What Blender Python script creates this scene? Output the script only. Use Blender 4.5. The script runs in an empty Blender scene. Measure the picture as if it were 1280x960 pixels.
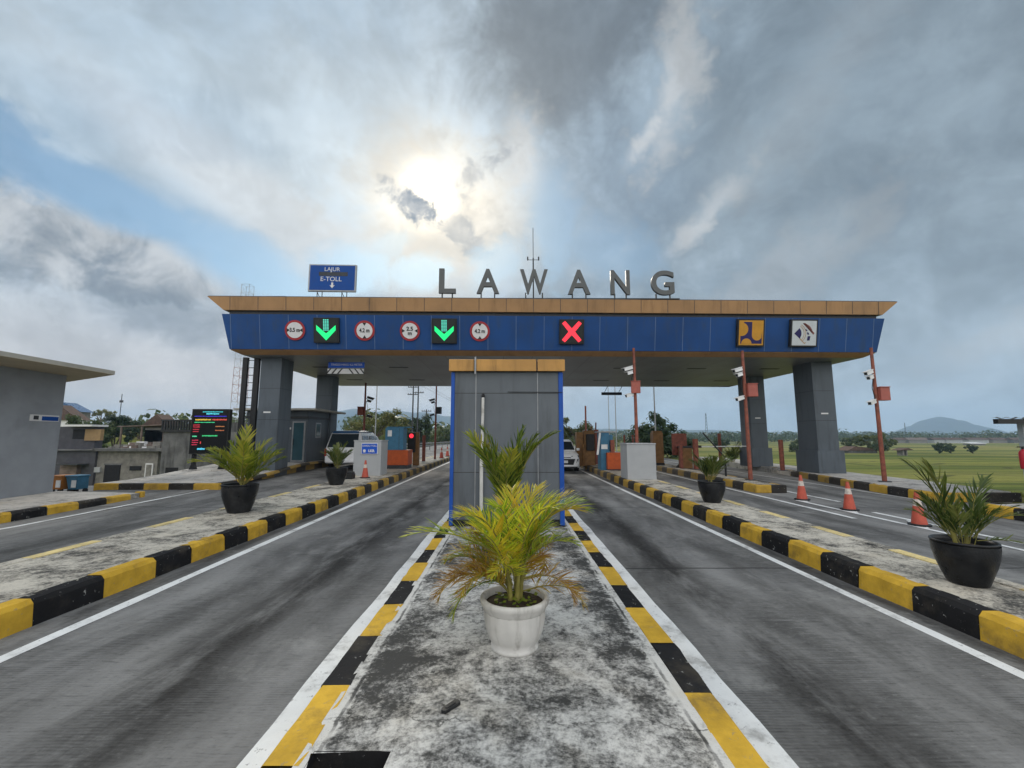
import bpy, math, random
from mathutils import Vector, Matrix
R = math.radians
rnd = random.Random(7)
sc = bpy.context.scene
C = sc.collection

# ------------------------------------------------------------------ helpers
class MB:
    def __init__(s): s.v = []; s.f = []; s.m = []; s.sm = []
    def add(s, vs, fs, mi=0, sm=False):
        o = len(s.v); s.v += [tuple(p) for p in vs]
        for f in fs: s.f.append([o+i for i in f]); s.m.append(mi); s.sm.append(sm)
    def box(s, x0, x1, y0, y1, z0, z1, mi=0, t=None):
        vs = [(x, y, z) for z in (z0, z1) for y in (y0, y1) for x in (x0, x1)]
        if t: vs = [t @ Vector(p) for p in vs]
        s.add(vs, [(0,2,3,1),(4,5,7,6),(0,1,5,4),(2,6,7,3),(0,4,6,2),(1,3,7,5)], mi); return s
    def quad(s, a, b, c, d, mi=0): s.add([a,b,c,d], [(0,1,2,3)], mi); return s
    def poly(s, pts, mi=0): s.add(pts, [tuple(range(len(pts)))], mi); return s
    def prism(s, pts, off, mi=0):
        n = len(pts); off = Vector(off); vs = [Vector(p) for p in pts]+[Vector(p)+off for p in pts]
        s.add(vs, [tuple(range(n))[::-1], tuple(range(n, 2*n))]+[(i, (i+1)%n, n+(i+1)%n, n+i) for i in range(n)], mi); return s
    def tube(s, pts, r, n=8, mi=0, cap=True):
        pts = [Vector(p) for p in pts]; k = len(pts); rs = r if isinstance(r, (list, tuple)) else [r]*k
        rings = []
        for i, p in enumerate(pts):
            d = (pts[min(i+1, k-1)]-pts[max(i-1, 0)]).normalized()
            u = d.cross(Vector((0,0,1))) if abs(d.z) < .95 else d.cross(Vector((0,1,0))); u.normalize(); w = d.cross(u)
            rings.append([p+rs[i]*(math.cos(a)*u+math.sin(a)*w) for a in [2*math.pi*j/n for j in range(n)]])
        vs = [q for r_ in rings for q in r_]
        fs = [(i*n+j, i*n+(j+1)%n, (i+1)*n+(j+1)%n, (i+1)*n+j) for i in range(k-1) for j in range(n)]
        s.add(vs, fs, mi, True)
        if cap: s.add(rings[0], [tuple(range(n))[::-1]], mi); s.add(rings[-1], [tuple(range(n))], mi)
        return s
    def lathe(s, prof, n=32, mi=0, c=(0,0,0), wob=None):
        vs = []
        for r, z in prof:
            for j in range(n):
                a = 2*math.pi*j/n; rr = r*(wob(a, z) if wob else 1)
                vs.append((c[0]+rr*math.cos(a), c[1]+rr*math.sin(a), c[2]+z))
        k = len(prof)
        s.add(vs, [(i*n+j, i*n+(j+1)%n, (i+1)*n+(j+1)%n, (i+1)*n+j) for i in range(k-1) for j in range(n)], mi, True); return s
    def build(s, name, mats, parent=None, bev=0, loc=None, rot=None):
        me = bpy.data.meshes.new(name); me.from_pydata(s.v, [], s.f)
        if not isinstance(mats, (list, tuple)): mats = [mats]
        for m in mats: me.materials.append(m)
        me.polygons.foreach_set('material_index', s.m); me.polygons.foreach_set('use_smooth', s.sm); me.update()
        o = bpy.data.objects.new(name, me); C.objects.link(o)
        if parent: o.parent = parent
        if loc: o.location = loc
        if rot: o.rotation_euler = rot
        if bev:
            b = o.modifiers.new('bevel', 'BEVEL'); b.width = bev; b.segments = 2; b.limit_method = 'ANGLE'
        return o
def tag(o, label, cat, group=None):
    o['label'] = label; o['category'] = cat
    if group: o['group'] = group
    return o
def thing(name, label, cat, loc=(0,0,0), rz=0, group=None):
    o = bpy.data.objects.new(name, None); C.objects.link(o); o.location = loc; o.rotation_euler = (0,0,rz); o.empty_display_size = .2
    return tag(o, label, cat, group)
def setting(o, kind='structure'): o['kind'] = kind; return o
def dup(o, loc=None, rz=None, label=None, scale=None, parent=None):
    r = o.copy(); C.objects.link(r)
    if parent: r.parent = parent
    if loc: r.location = loc
    if rz is not None: r.rotation_euler = (0,0,rz)
    if scale: r.scale = scale if isinstance(scale, tuple) else (scale,)*3
    if label: r['label'] = label
    for ch in list(o.children): dup(ch, parent=r)
    return r
def text(s, name, mat, parent, size, loc, depth=.004, bold=0, rot=(R(90),0,0), sx=1, space=1):
    cu = bpy.data.curves.new(name, 'FONT'); cu.body = s; cu.size = size; cu.align_x = 'CENTER'; cu.align_y = 'CENTER'; cu.extrude = depth; cu.offset = bold; cu.space_character = space
    t = bpy.data.objects.new(name, cu); C.objects.link(t); bpy.context.view_layer.update()
    me = bpy.data.meshes.new_from_object(t.evaluated_get(bpy.context.evaluated_depsgraph_get())); bpy.data.objects.remove(t)
    me.materials.clear(); me.materials.append(mat)
    o = bpy.data.objects.new(name, me); C.objects.link(o); o.parent = parent; o.location = loc; o.rotation_euler = rot; o.scale = (sx,1,1); return o

# ------------------------------------------------------------------ node helpers
class NT:
    def __init__(s, tree): s.t = tree; s.n = tree.nodes; s.l = tree.links
    def node(s, ty, **kw):
        n = s.n.new(ty)
        for k, v in kw.items(): setattr(n, k, v)
        return n
    def put(s, sock, v):
        if v is None: return
        if isinstance(v, bpy.types.NodeSocket): s.l.new(v, sock)
        else:
            if sock.type == 'RGBA' and len(v) == 3: v = (*v, 1)
            sock.default_value = v
    def math(s, op, a, b=None, c=None, clamp=False):
        n = s.node('ShaderNodeMath', operation=op, use_clamp=clamp); s.put(n.inputs[0], a); s.put(n.inputs[1], b); s.put(n.inputs[2], c); return n.outputs[0]
    def noise(s, vec, scale, detail=5, rough=.55, dist=0, w=None):
        n = s.node('ShaderNodeTexNoise'); s.put(n.inputs['Vector'], vec); n.inputs['Scale'].default_value = scale; n.inputs['Detail'].default_value = detail
        n.inputs['Roughness'].default_value = rough; n.inputs['Distortion'].default_value = dist; return n.outputs['Fac']
    def ramp(s, v, lo, hi, a=0, b=1):
        n = s.node('ShaderNodeMapRange', interpolation_type='SMOOTHSTEP'); s.put(n.inputs[0], v)
        for i, q in enumerate((lo, hi, a, b)): s.put(n.inputs[i+1], q)
        return n.outputs[0]
    def mix(s, f, a, b, blend='MIX'):
        n = s.node('ShaderNodeMix', data_type='RGBA', blend_type=blend); s.put(n.inputs[0], f); s.put(n.inputs[6], a); s.put(n.inputs[7], b); return n.outputs[2]
    def mapping(s, vec, scale=(1,1,1), loc=(0,0,0), rot=(0,0,0)):
        n = s.node('ShaderNodeMapping'); s.put(n.inputs[0], vec); n.inputs[1].default_value = loc; n.inputs[2].default_value = rot; n.inputs[3].default_value = scale; return n.outputs[0]
    def sep(s, vec): n = s.node('ShaderNodeSeparateXYZ'); s.put(n.inputs[0], vec); return n.outputs
    def coord(s, k='Object'): return s.node('ShaderNodeTexCoord').outputs[k]
    def bump(s, h, strength, dist=.01, prev=None):
        n = s.node('ShaderNodeBump'); n.inputs['Strength'].default_value = strength; n.inputs['Distance'].default_value = dist; s.put(n.inputs['Height'], h); s.put(n.inputs['Normal'], prev); return n.outputs[0]
def newmat(name):
    m = bpy.data.materials.new(name); m.use_nodes = True; t = NT(m.node_tree); return m, t, t.n['Principled BSDF']
def mat(name, col, rough=.6, var=.18, scale=6, bump=.15, metal=0, dirt=None, dscale=2.5, damt=.5, spec=.3, streak=False):
    """plain painted / plastic / metal surface with mottling, grime and fine bump"""
    m, t, p = newmat(name); co = t.coord()
    n1 = t.noise(co, scale, 6); n2 = t.noise(co, scale*9, 3)
    c = t.mix(t.ramp(n1, .3, .7), [q*(1-var) for q in col], [min(1, q*(1+var)) for q in col])
    if dirt:
        v = t.mapping(co, (1,1,.12)) if streak else co
        d = t.math('MULTIPLY', t.ramp(t.noise(v, dscale*(3 if streak else 1), 8, .65), .48, .72), damt)
        c = t.mix(d, c, dirt)
    t.put(p.inputs['Base Color'], c); p.inputs['Metallic'].default_value = metal; p.inputs['Specular IOR Level'].default_value = spec
    t.put(p.inputs['Roughness'], t.ramp(n1, .2, .8, max(.05, rough-.1), min(1, rough+.12)))
    if bump: t.put(p.inputs['Normal'], t.bump(n2, bump, .004))
    return m
def emit(name, col, s=1.0):
    m, t, p = newmat(name); p.inputs['Base Color'].default_value = (*[q*.3 for q in col], 1); p.inputs['Emission Color'].default_value = (*col, 1); p.inputs['Emission Strength'].default_value = s; return m
def leafmat(name, cols, trans=.45, rough=.45, island=True, vscale=1.2, objr=.5):
    m, t, p = newmat(name); co = t.coord()
    g = t.node('ShaderNodeNewGeometry'); oi = t.node('ShaderNodeObjectInfo')
    r = t.math('ADD', t.math('MULTIPLY', g.outputs['Random Per Island'], .45), t.math('MULTIPLY', t.noise(co, vscale, 3), .7))
    r = t.math('ADD', r, t.math('MULTIPLY', t.math('SUBTRACT', oi.outputs['Random'], .5), objr))
    cr = t.node('ShaderNodeValToRGB'); e = cr.color_ramp.elements
    while len(e) < len(cols): e.new(.5)
    for i, cc in enumerate(cols): e[i].position = .18+.68*i/(len(cols)-1); e[i].color = (*cc, 1)
    t.put(cr.inputs[0], r); c = cr.outputs[0]
    t.put(p.inputs['Base Color'], c); p.inputs['Roughness'].default_value = rough; p.inputs['Specular IOR Level'].default_value = .3
    tr = t.node('ShaderNodeBsdfTranslucent'); t.put(tr.inputs[0], t.mix(1, c, (1.25,1.2,.75), 'MULTIPLY'))
    mx = t.node('ShaderNodeMixShader'); mx.inputs[0].default_value = trans; t.l.new(p.outputs[0], mx.inputs[1]); t.l.new(tr.outputs[0], mx.inputs[2])
    t.l.new(mx.outputs[0], t.n['Material Output'].inputs[0]); return m

# ------------------------------------------------------------------ camera
cam = bpy.data.cameras.new('camera'); co_ = bpy.data.objects.new('camera', cam); C.objects.link(co_); sc.camera = co_
cam.sensor_width = 36; cam.lens = 36*539/1280; cam.clip_end = 20000; cam.clip_start = .05
co_.location = (0,0,1.8); co_.rotation_euler = (R(90+6.98), 0, R(-.32))

# ------------------------------------------------------------------ sky and sun
SUN_AZ, SUN_EL = R(-11.4), R(30)
def skydir(az, el): az, el = R(az), R(el); return Vector((math.sin(az)*math.cos(el), math.cos(az)*math.cos(el), math.sin(el)))
w = bpy.data.worlds.new('World'); sc.world = w; w.use_nodes = True
t = NT(w.node_tree); bg = t.n['Background']; out = t.n['World Output']
sky = t.node('ShaderNodeTexSky', sky_type='NISHITA', sun_disc=False, sun_elevation=SUN_EL, sun_rotation=SUN_AZ, altitude=400, air_density=1.0, dust_density=.6, ozone_density=3)
t.put(bg.inputs[0], t.mix(1, sky.outputs[0], (.88,1.02,.93), 'MULTIPLY')); bg.inputs[1].default_value = .10
dv = t.coord('Generated'); nv = t.node('ShaderNodeVectorMath', operation='NORMALIZE'); t.put(nv.inputs[0], dv); D = nv.outputs[0]
x, y, z = t.sep(D)
az = t.math('MULTIPLY', t.math('ARCTAN2', x, y), 57.2958); el = t.math('MULTIPLY', t.math('ARCSINE', z), 57.2958)
cv = t.node('ShaderNodeCombineXYZ')     # flat cloud deck coordinates
zz = t.math('MAXIMUM', t.math('ADD', z, .18), .05)
t.put(cv.inputs[0], t.math('DIVIDE', x, zz)); t.put(cv.inputs[1], t.math('DIVIDE', y, zz)); deck = cv.outputs[0]
nA = t.noise(deck, 2.1, 7, .6, .5); nB = t.noise(D, 7.5, 6, .6, .4); nC = t.noise(D, 24, 6, .62, .3); nD = t.noise(deck, .9, 3, .5, .6)
def fbm(a, b): return t.math('ADD', t.math('MULTIPLY', t.math('SUBTRACT', nB, .5), a), t.math('MULTIPLY', t.math('SUBTRACT', nC, .5), b))
def blob(a0, e0, ra, re, rot=0, soft=.5, nb=1.6, nc=.5):
    """soft elliptical region of the sky around azimuth a0, elevation e0 with ragged cloud edges"""
    da = t.math('SUBTRACT', az, a0); de = t.math('SUBTRACT', el, e0); c, s_ = math.cos(R(rot)), math.sin(R(rot))
    u = t.math('DIVIDE', t.math('ADD', t.math('MULTIPLY', da, c), t.math('MULTIPLY', de, s_)), ra)
    v = t.math('DIVIDE', t.math('SUBTRACT', t.math('MULTIPLY', de, c), t.math('MULTIPLY', da, s_)), re)
    d = t.math('SQRT', t.math('ADD', t.math('MULTIPLY', u, u), t.math('MULTIPLY', v, v)))
    d = t.math('ADD', d, fbm(nb, nc))
    return t.ramp(d, 1-soft, 1+soft, 1, 0)
def mul(a, k): return t.math('MULTIPLY', a, k)
sd = skydir(-11.4, 30); dp = t.node('ShaderNodeVectorMath', operation='DOT_PRODUCT'); t.put(dp.inputs[0], D); dp.inputs[1].default_value = sd
ca = t.math('MAXIMUM', dp.outputs['Value'], 0)
# veil of thin cloud: pale blue grey, mottled
veil = t.mix(t.ramp(nA, .33, .68), (.28,.37,.46), (.45,.535,.61))
veil = t.mix(mul(t.ramp(nD, .35, .65), .45), veil, (.36,.45,.53))
# bright cloud towards the sun, running down to the left as a band
veil = t.mix(mul(blob(-22, 31, 26, 9, -6, .8, 1.0, .3), .55), veil, (.56,.645,.70))
veil = t.mix(mul(blob(-31, 25.5, 17, 3.2, -20, .6, 1.2, .4), .65), veil, (.66,.69,.71))
veil = t.mix(mul(blob(-8, 28, 12, 8, 0, .6, 1.6, .7), .8), veil, (.74,.69,.60))
# dark slate deck on the right and overhead
slate = t.mix(t.ramp(nA, .28, .74), (.165,.21,.25), (.235,.295,.345))
veil = t.mix(mul(blob(42, 31, 36, 25, 12, .5, 1.1, .3), .92), veil, slate)
veil = t.mix(mul(blob(9, 46, 15, 8.5, 10, .55, 1.4, .4), .85), veil, (.135,.165,.195))
veil = t.mix(mul(blob(14, 30, 10, 8, 20, .7, 1.2, .4), .6), veil, (.235,.315,.405))
veil = t.mix(mul(blob(47, 12, 26, 7, 0, .8, 1.2, .4), .5), veil, (.27,.34,.40))
# lit edges of the broken deck
for a0, e0, ra, re, ro, k in ((22.5, 39, 6.5, 3.0, 62, .55), (19, 35.5, 3.6, 1.0, 45, .5), (26.5, 26.5, 5, 1.3, 38, .42), (24.5, 24.5, 3, 1.0, 30, .35), (2.0, 34.5, 2.6, 4.5, 10, .6), (36, 33, 12, 3, 40, .1), (33, 18, 9, 3, 25, .25), (52, 9, 6, 1.6, 15, .5)):
    veil = t.mix(mul(blob(a0, e0, ra, re, ro, .7, 3.4, 2.6), k), veil, (.60,.61,.61))
# horizon: warm pale on the left, cool on the right
hz = t.ramp(el, 1, 20, 1, 0)
veil = t.mix(mul(hz, .78), veil, t.mix(t.ramp(az, -35, 25), (.68,.60,.535), (.38,.465,.535)))
# heavy grey cumulus low on the left
dk = t.math('MAXIMUM', blob(-44, 16.5, 10.0, 4.0, 4, .3, 2.4, 1.2), t.math('MAXIMUM', blob(-55, 19.0, 9, 5, -12, .3, 2.4, 1.2), mul(blob(-37, 11.5, 10, 2.4, -8, .5, 2.2, 1.0), .65)))
dkn = t.noise(D, 9, 8, .6, .6)
dkc = t.mix(t.ramp(dkn, .36, .64), (.215,.255,.30), (.52,.545,.565))
# openings to the blue
gap = t.math('MAXIMUM', blob(-44, 22.5, 13, 2.2, -10, .4, 1.3, .5), t.math('MAXIMUM', blob(-33, 19.5, 10, 3.0, -22, .4, 1.4, .7), blob(-21.5, 20.0, 5, 3.2, 20, .4, 1.8, 1.0)))
for a0, e0, ra, re, ro, k in ((-12, 21, 4, 1.8, 10, .85), (-17, 23.5, 3, 1.4, 30, .5), (6.0, 28, 3.6, 6.0, 12, .75), (-1.5, 22.5, 4.0, 2.6, 30, .7), (-53, 24, 6, 3, 0, .9), (13, 24, 7, 3.4, -20, .5), (-40, 31, 10, 3, 10, .2)):
    gap = t.math('MAXIMUM', gap, mul(blob(a0, e0, ra, re, ro, .45, 2.6, 1.5), k))
gap = mul(gap, t.ramp(y, .05, .3))
# unseen cloud deck behind the camera, brightened to light the front faces
veil = t.mix(t.ramp(y, .25, -.35, 0, 1), veil, t.mix(nA, (1.1,1.12,1.15), (1.35,1.35,1.35)))
cloudc = t.mix(dk, veil, dkc)
cs = t.node('ShaderNodeVectorMath', operation='SCALE'); t.put(cs.inputs[0], cloudc); t.put(cs.inputs['Scale'], t.math('MULTIPLY', t.ramp(nB, .34, .66, .88, 1.13), t.ramp(nC, .3, .7, .95, 1.05))); cloudc = cs.outputs[0]
# sun glare through the thin cloud
cw = t.math('MAXIMUM', t.math('SUBTRACT', ca, t.math('ADD', mul(t.math('SUBTRACT', nB, .46), .006), mul(t.math('SUBTRACT', nC, .5), .003))), 0)
g1 = mul(t.math('POWER', cw, 1700), 10.0); g2 = mul(t.math('MULTIPLY', t.math('POWER', cw, 200), t.ramp(nB, .38, .62, .25, 1.25)), .40); g3 = mul(t.math('POWER', ca, 22), .17)
spk = t.math('MAXIMUM', blob(-13.3, 28.9, 3.7, 1.7, -18, .42, 2.0, 2.2), mul(blob(-6.5, 26.0, 3.5, 1.2, -30, .5, 5.0, 4.5), .45))
spk = t.math('MAXIMUM', spk, mul(blob(-5, 33, 5, 1.8, 25, .5, 4.0, 3.6), .5))
gl = t.math('MULTIPLY', t.math('ADD', t.math('ADD', g1, g2), g3), t.math('SUBTRACT', 1, mul(spk, .985)))
vm = t.node('ShaderNodeVectorMath', operation='SCALE'); vm.inputs[0].default_value = (1.0,.84,.58); t.put(vm.inputs['Scale'], gl)
va = t.node('ShaderNodeVectorMath', operation='ADD'); t.put(va.inputs[0], t.mix(spk, cloudc, t.mix(t.ramp(nC, .35, .65), (.24,.29,.35), (.55,.56,.56)))); t.put(va.inputs[1], vm.outputs[0])
bg2 = t.node('ShaderNodeBackground'); t.put(bg2.inputs[0], va.outputs[0]); bg2.inputs[1].default_value = 1
ms = t.node('ShaderNodeMixShader'); t.put(ms.inputs[0], t.math('SUBTRACT', 1, mul(gap, .82))); t.l.new(bg.outputs[0], ms.inputs[1]); t.l.new(bg2.outputs[0], ms.inputs[2]); t.l.new(ms.outputs[0], out.inputs[0])
sl = bpy.data.lights.new('sun', 'SUN'); sl.energy = 1.5; sl.angle = R(11); sl.color = (1,.93,.82)
so = bpy.data.objects.new('sun', sl); C.objects.link(so); so.rotation_euler = (-sd).to_track_quat('-Z', 'Y').to_euler()
sc.view_settings.view_transform = 'Standard'; sc.view_settings.look = 'None'; sc.view_settings.gamma = 1; sc.view_settings.exposure = .2; sc.view_settings.use_curve_mapping = False

# ------------------------------------------------------------------ materials
def road_mat(name, stains, groove=1.0, base=(.16,.159,.154), joints=(6.2, 11.3, 16.4, 21.5)):
    m, t, p = newmat(name); co = t.coord(); X, Y, Z = t.sep(co)
    big = t.noise(t.mapping(co, (1,.35,1)), 1.1, 8, .65, .4); mid = t.noise(t.mapping(co, (1.4,9,1)), 2.6, 8, .72, .2); gran = t.noise(t.mapping(co, (1,2.2,1)), 16, 6, .75); fine = t.noise(co, 90, 3, .7)
    c = t.mix(t.ramp(big, .36, .66), [q*.58 for q in base], [q*1.6 for q in base])
    c = t.mix(mul_(t, t.ramp(mid, .47, .72), .6), c, (.23,.23,.225)); c = t.mix(mul_(t, t.ramp(mid, .48, .3), .55), c, (.03,.03,.03)); c = t.mix(mul_(t, t.ramp(gran, .53, .7), .55), c, (.27,.27,.26)); c = t.mix(mul_(t, t.ramp(gran, .47, .3), .5), c, (.03,.03,.03))
    wv = t.node('ShaderNodeTexWave', wave_type='BANDS', bands_direction='Y'); t.put(wv.inputs['Vector'], co); wv.inputs['Scale'].default_value = 11; wv.inputs['Distortion'].default_value = 1.2; wv.inputs['Detail'].default_value = 3; wv.inputs['Detail Scale'].default_value = 1.2
    gm = t.ramp(t.noise(co, .8, 5, .6), .38, .62, .15, 1.0)
    gr = t.math('MULTIPLY', wv.outputs['Fac'], gm)
    c = t.mix(mul_(t, gr, .75*groove), c, (.20,.20,.20))
    c = t.mix(mul_(t, t.ramp(fine, .52, .75), .3), c, (.2,.2,.19))
    for x0, wd, amt, sc_ in stains:
        xx = t.math('ADD', X, t.math('MULTIPLY', t.math('SUBTRACT', t.noise(t.mapping(co, (.1,.5,1)), 1, 4), .5), .5))
        d = t.math('DIVIDE', t.math('ABSOLUTE', t.math('SUBTRACT', xx, x0)), wd)
        k = t.math('MULTIPLY', t.ramp(d, 0, 1, 1, 0), t.ramp(t.noise(t.mapping(co, (2.2,.55,1), (x0*3,0,0)), sc_, 8, .65), .3, .6))
        c = t.mix(mul_(t, k, t.math('MULTIPLY', amt, t.ramp(gran, .3, .62, 1, .85))), c, (.017,.016,.015))
    pt = t.math('MULTIPLY', t.ramp(t.noise(co, .9, 8, .72, .15), .55, .70), .5)     # pale dusty patches
    c = t.mix(pt, c, (.32,.32,.305))
    for yj in joints: jd = t.math('ABSOLUTE', t.math('SUBTRACT', t.math('ADD', Y, t.math('MULTIPLY', t.math('SUBTRACT', t.noise(co, 3, 4), .5), .05)), yj)); c = t.mix(mul_(t, t.ramp(jd, .012, .03, 1, 0), .8), c, (.02,.02,.02))
    t.put(p.inputs['Base Color'], c); p.inputs['Roughness'].default_value = .85; p.inputs['Specular IOR Level'].default_value = .18
    t.put(p.inputs['Normal'], t.bump(fine, .35, .006, t.bump(gr, .6*groove, .006))); return m
def mul_(t, a, k): return t.math('MULTIPLY', a, k)
def concrete_mat(name, dark=(.035,.035,.034), light=(.50,.49,.46), bias=0., warm=.3, edge=None):
    """weathered kerb-top concrete: black mould over pale cement"""
    m, t, p = newmat(name); co = t.coord()
    a = t.noise(co, 1.35, 9, .68, .5); b = t.noise(co, 7, 9, .72, .3); c_ = t.noise(co, 38, 4, .7)
    s = t.math('ADD', t.math('ADD', t.math('MULTIPLY', a, .45), t.math('MULTIPLY', b, .36)), t.math('MULTIPLY', c_, .27))
    if edge:
        X = t.sep(co)[0]; ax = t.math('ABSOLUTE', t.math('SUBTRACT', X, edge[0])); s = t.math('SUBTRACT', s, t.math('MULTIPLY', t.ramp(ax, edge[1]*.55, edge[1]*.9), .045)); s = t.math('ADD', s, t.math('MULTIPLY', t.ramp(t.math('ADD', ax, t.math('MULTIPLY', t.math('SUBTRACT', b, .5), .18)), edge[1]*.93, edge[1]), .12))
    k = t.ramp(s, .465-bias, .65-bias); seam = t.ramp(t.math('ABSOLUTE', t.math('SUBTRACT', t.math('ADD', ax, mul_(t, t.math('SUBTRACT', b, .5), .05)), edge[1]*.985)), .006, .016, 1, 0) if edge else None
    c = t.mix(k, dark, light)
    c = t.mix(t.math('MULTIPLY', t.ramp(t.noise(co, 2.3, 4), .5, .7), warm), c, t.mix(k, (.06,.055,.045), (.44,.38,.28)))
    if edge: c = t.mix(t.math('MULTIPLY', seam, t.ramp(t.noise(co, 3.1, 4), .42, .6, .1, .85)), c, (.012,.012,.012))
    XX, YY, _z = t.sep(co); wob = t.math('ADD', mul_(t, t.math('SUBTRACT', t.noise(co, 1.4, 6, .65), .5), .5), mul_(t, t.math('SUBTRACT', b, .5), .12))
    for yc, sl in ((2.66,.05),(4.55,-.12),(7.1,.1)):
        cd = t.math('ABSOLUTE', t.math('SUBTRACT', t.math('ADD', t.math('ADD', YY, wob), t.math('MULTIPLY', XX, sl)), yc)); c = t.mix(t.math('MULTIPLY', t.ramp(cd, .001, .008, 1, 0), t.ramp(t.noise(co, 2.7, 3), .45, .58, 0, .75)), c, (.015,.015,.014))
    sp = t.ramp(t.noise(co, 130, 2, .6), .6, .72); c = t.mix(mul_(t, sp, .4), c, (.03,.03,.03))
    t.put(p.inputs['Base Color'], c); p.inputs['Roughness'].default_value = .9; p.inputs['Specular IOR Level'].default_value = .2
    t.put(p.inputs['Normal'], t.bump(c_, .55, .012, t.bump(b, .5, .02))); return m
def paint_mat(name, col, chip=(.45,.44,.42), amt=.6, thr=.66, rough=.85, var=.2, far_grey=.72):
    """kerb paint, scuffed and chipped"""
    m, t, p = newmat(name); co = t.coord()
    n = t.noise(co, 3.2, 8, .65); f = t.noise(co, 17, 7, .7, .3); s = t.noise(co, 60, 3, .7)
    c = t.mix(t.ramp(n, .3, .7), [q*(1-var) for q in col], [q*(1+var) for q in col])
    c = t.mix(mul_(t, t.ramp(t.noise(co, 1.7, 7, .7), .50, .70), .6), c, (.07,.06,.045))
    c = t.mix(mul_(t, t.ramp(f, thr, thr+.05), amt), c, chip)
    yy = t.math('ADD', t.sep(co)[1], mul_(t, t.math('SUBTRACT', n, .5), 8))     # paint turns grey-brown further along the lanes
    c = t.mix(mul_(t, t.ramp(yy, 8, 24), far_grey), c, (.10,.09,.075))
    t.put(p.inputs['Base Color'], c); p.inputs['Roughness'].default_value = rough; p.inputs['Specular IOR Level'].default_value = .15
    t.put(p.inputs['Normal'], t.bump(s, .35, .006, t.bump(f, .4, .008))); return m
ROAD_L = road_mat('road_left', joints=(11.3, 16.4), stains=[(-2.5,.7,1.0,1.0), (-3.3,.35,.45,1.4), (-1.95,.3,.45,1.3), (-4.42,.24,.8,1.2), (-1.42,.2,.5,1.5)])
ROAD_R = road_mat('road_right', [(2.2,.6,1.0,1.0), (3.2,.4,.6,1.2), (1.75,.3,.4,1.3), (4.08,.24,.8,1.2), (1.5,.2,.5,1.5)], .7)
ROAD_O = road_mat('road_outer', [(-7.9,.8,.6,1.0), (7.2,.7,.6,1.0), (10.2,.8,.6,1.0), (6.4,.3,.3,1)], .5)
CONC = concrete_mat('mouldy_concrete', (.05,.05,.048), (.60,.59,.56), bias=.016, edge=(.03,1.02))
CONC_S = concrete_mat('mouldy_concrete_side', (.055,.054,.05), (.58,.54,.46), bias=.035)
CONC_P = concrete_mat('pale_concrete', (.14,.14,.135), (.50,.48,.45), bias=.06)
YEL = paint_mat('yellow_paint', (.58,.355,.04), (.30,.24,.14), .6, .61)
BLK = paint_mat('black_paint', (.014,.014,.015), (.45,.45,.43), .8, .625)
WHITE_LINE = paint_mat('white_line_paint', (.74,.75,.74), (.22,.22,.22), .7, .60, .6, .06, far_grey=.25)
OLD_YEL = paint_mat('faded_yellow_paint', (.70,.56,.26), (.40,.38,.33), .8, .57, far_grey=.4)
PANEL_GREY = mat('grey_cladding', (.118,.134,.15), .5, .1, 1.2, .05, 0, (.05,.055,.06), 1.0, .6, streak=True)
DARK_GREY = mat('dark_grey_cladding', (.088,.106,.125), .5, .1, 1.0, .05, 0, (.04,.047,.053), 1.2, .55, streak=True)
BLUE = mat('blue_cladding', (.007,.054,.195), .5, .14, .8, .03, 0, (.028,.055,.11), 1.2, .6, streak=True)
BLUE_EDGE = mat('bright_blue_cladding', (.01,.075,.36), .4, .1, 2, .04)
GOLD = mat('ochre_cladding', (.34,.195,.088), .55, .12, 1.0, .04, 0, (.14,.08,.035), .9, .5, streak=True)
GOLD_CAP = mat('ochre_cap', (.47,.255,.075), .5, .12, 2.5, .06, 0, (.16,.09,.03), 2.2, .6, streak=True)
BLACK = mat('black_metal', (.018,.019,.02), .5, .2, 8, .1)
DKMETAL = mat('dark_steel', (.05,.052,.055), .5, .2, 8, .1, .3)
STEEL = mat('galvanised_steel', (.30,.31,.32), .45, .15, 6, .08, .5)
LETTER = mat('grey_letter_metal', (.105,.11,.11), .5, .1, 3, .06, .2)
WHITE = mat('white_paint', (.72,.73,.73), .5, .06, 4, .06, 0, (.4,.38,.33), 3, .25)
SIGN_WHITE = mat('white_sheeting', (.66,.66,.66), .5, .04, 5, .02)
SIGN_RED = mat('red_sheeting', (.34,.03,.035), .5, .08, 5, .02)
SIGN_BLUE = mat('blue_sheeting', (.006,.06,.27), .6, .06, 5, .02, spec=.25)
SIGN_BLUE2 = mat('bright_blue_sheeting', (.01,.085,.48), .45, .06, 5, .02)
INK = mat('black_ink', (.015,.015,.017), .6, .1, 8, 0)
RUST = mat('rusty_orange_paint', (.24,.075,.048), .55, .25, 7, .2, 0, (.10,.045,.03), 6, .7)
RUST_D = mat('dark_rusty_paint', (.20,.06,.04), .6, .25, 7, .2, 0, (.07,.035,.025), 6, .7)
RED_BOX = mat('faded_red_box', (.36,.105,.08), .5, .12, 6, .08, 0, (.2,.06,.05), 5, .4)
ORANGE = mat('orange_block_paint', (.46,.088,.022), .6, .15, 5, .15, 0, (.14,.04,.02), 2.5, .5)
CONE_O = mat('cone_orange', (.47,.09,.055), .5, .12, 9, .08, 0, (.25,.07,.05), 6, .5)
OCHRE = mat('ochre_post_paint', (.21,.11,.04), .6, .2, 5, .15, 0, (.1,.05,.02), 4, .5)
GREY_BLOCK = mat('grey_block_paint', (.37,.385,.395), .75, .06, 3, .15, 0, (.22,.22,.21), 1.5, .3)
CAB_BLUE = mat('blue_cabinet', (.05,.17,.28), .5, .12, 5, .06)
GREY_WALL = mat('grey_render', (.285,.305,.33), .85, .08, 2.0, .3, 0, (.17,.18,.19), .8, .6)
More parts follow.
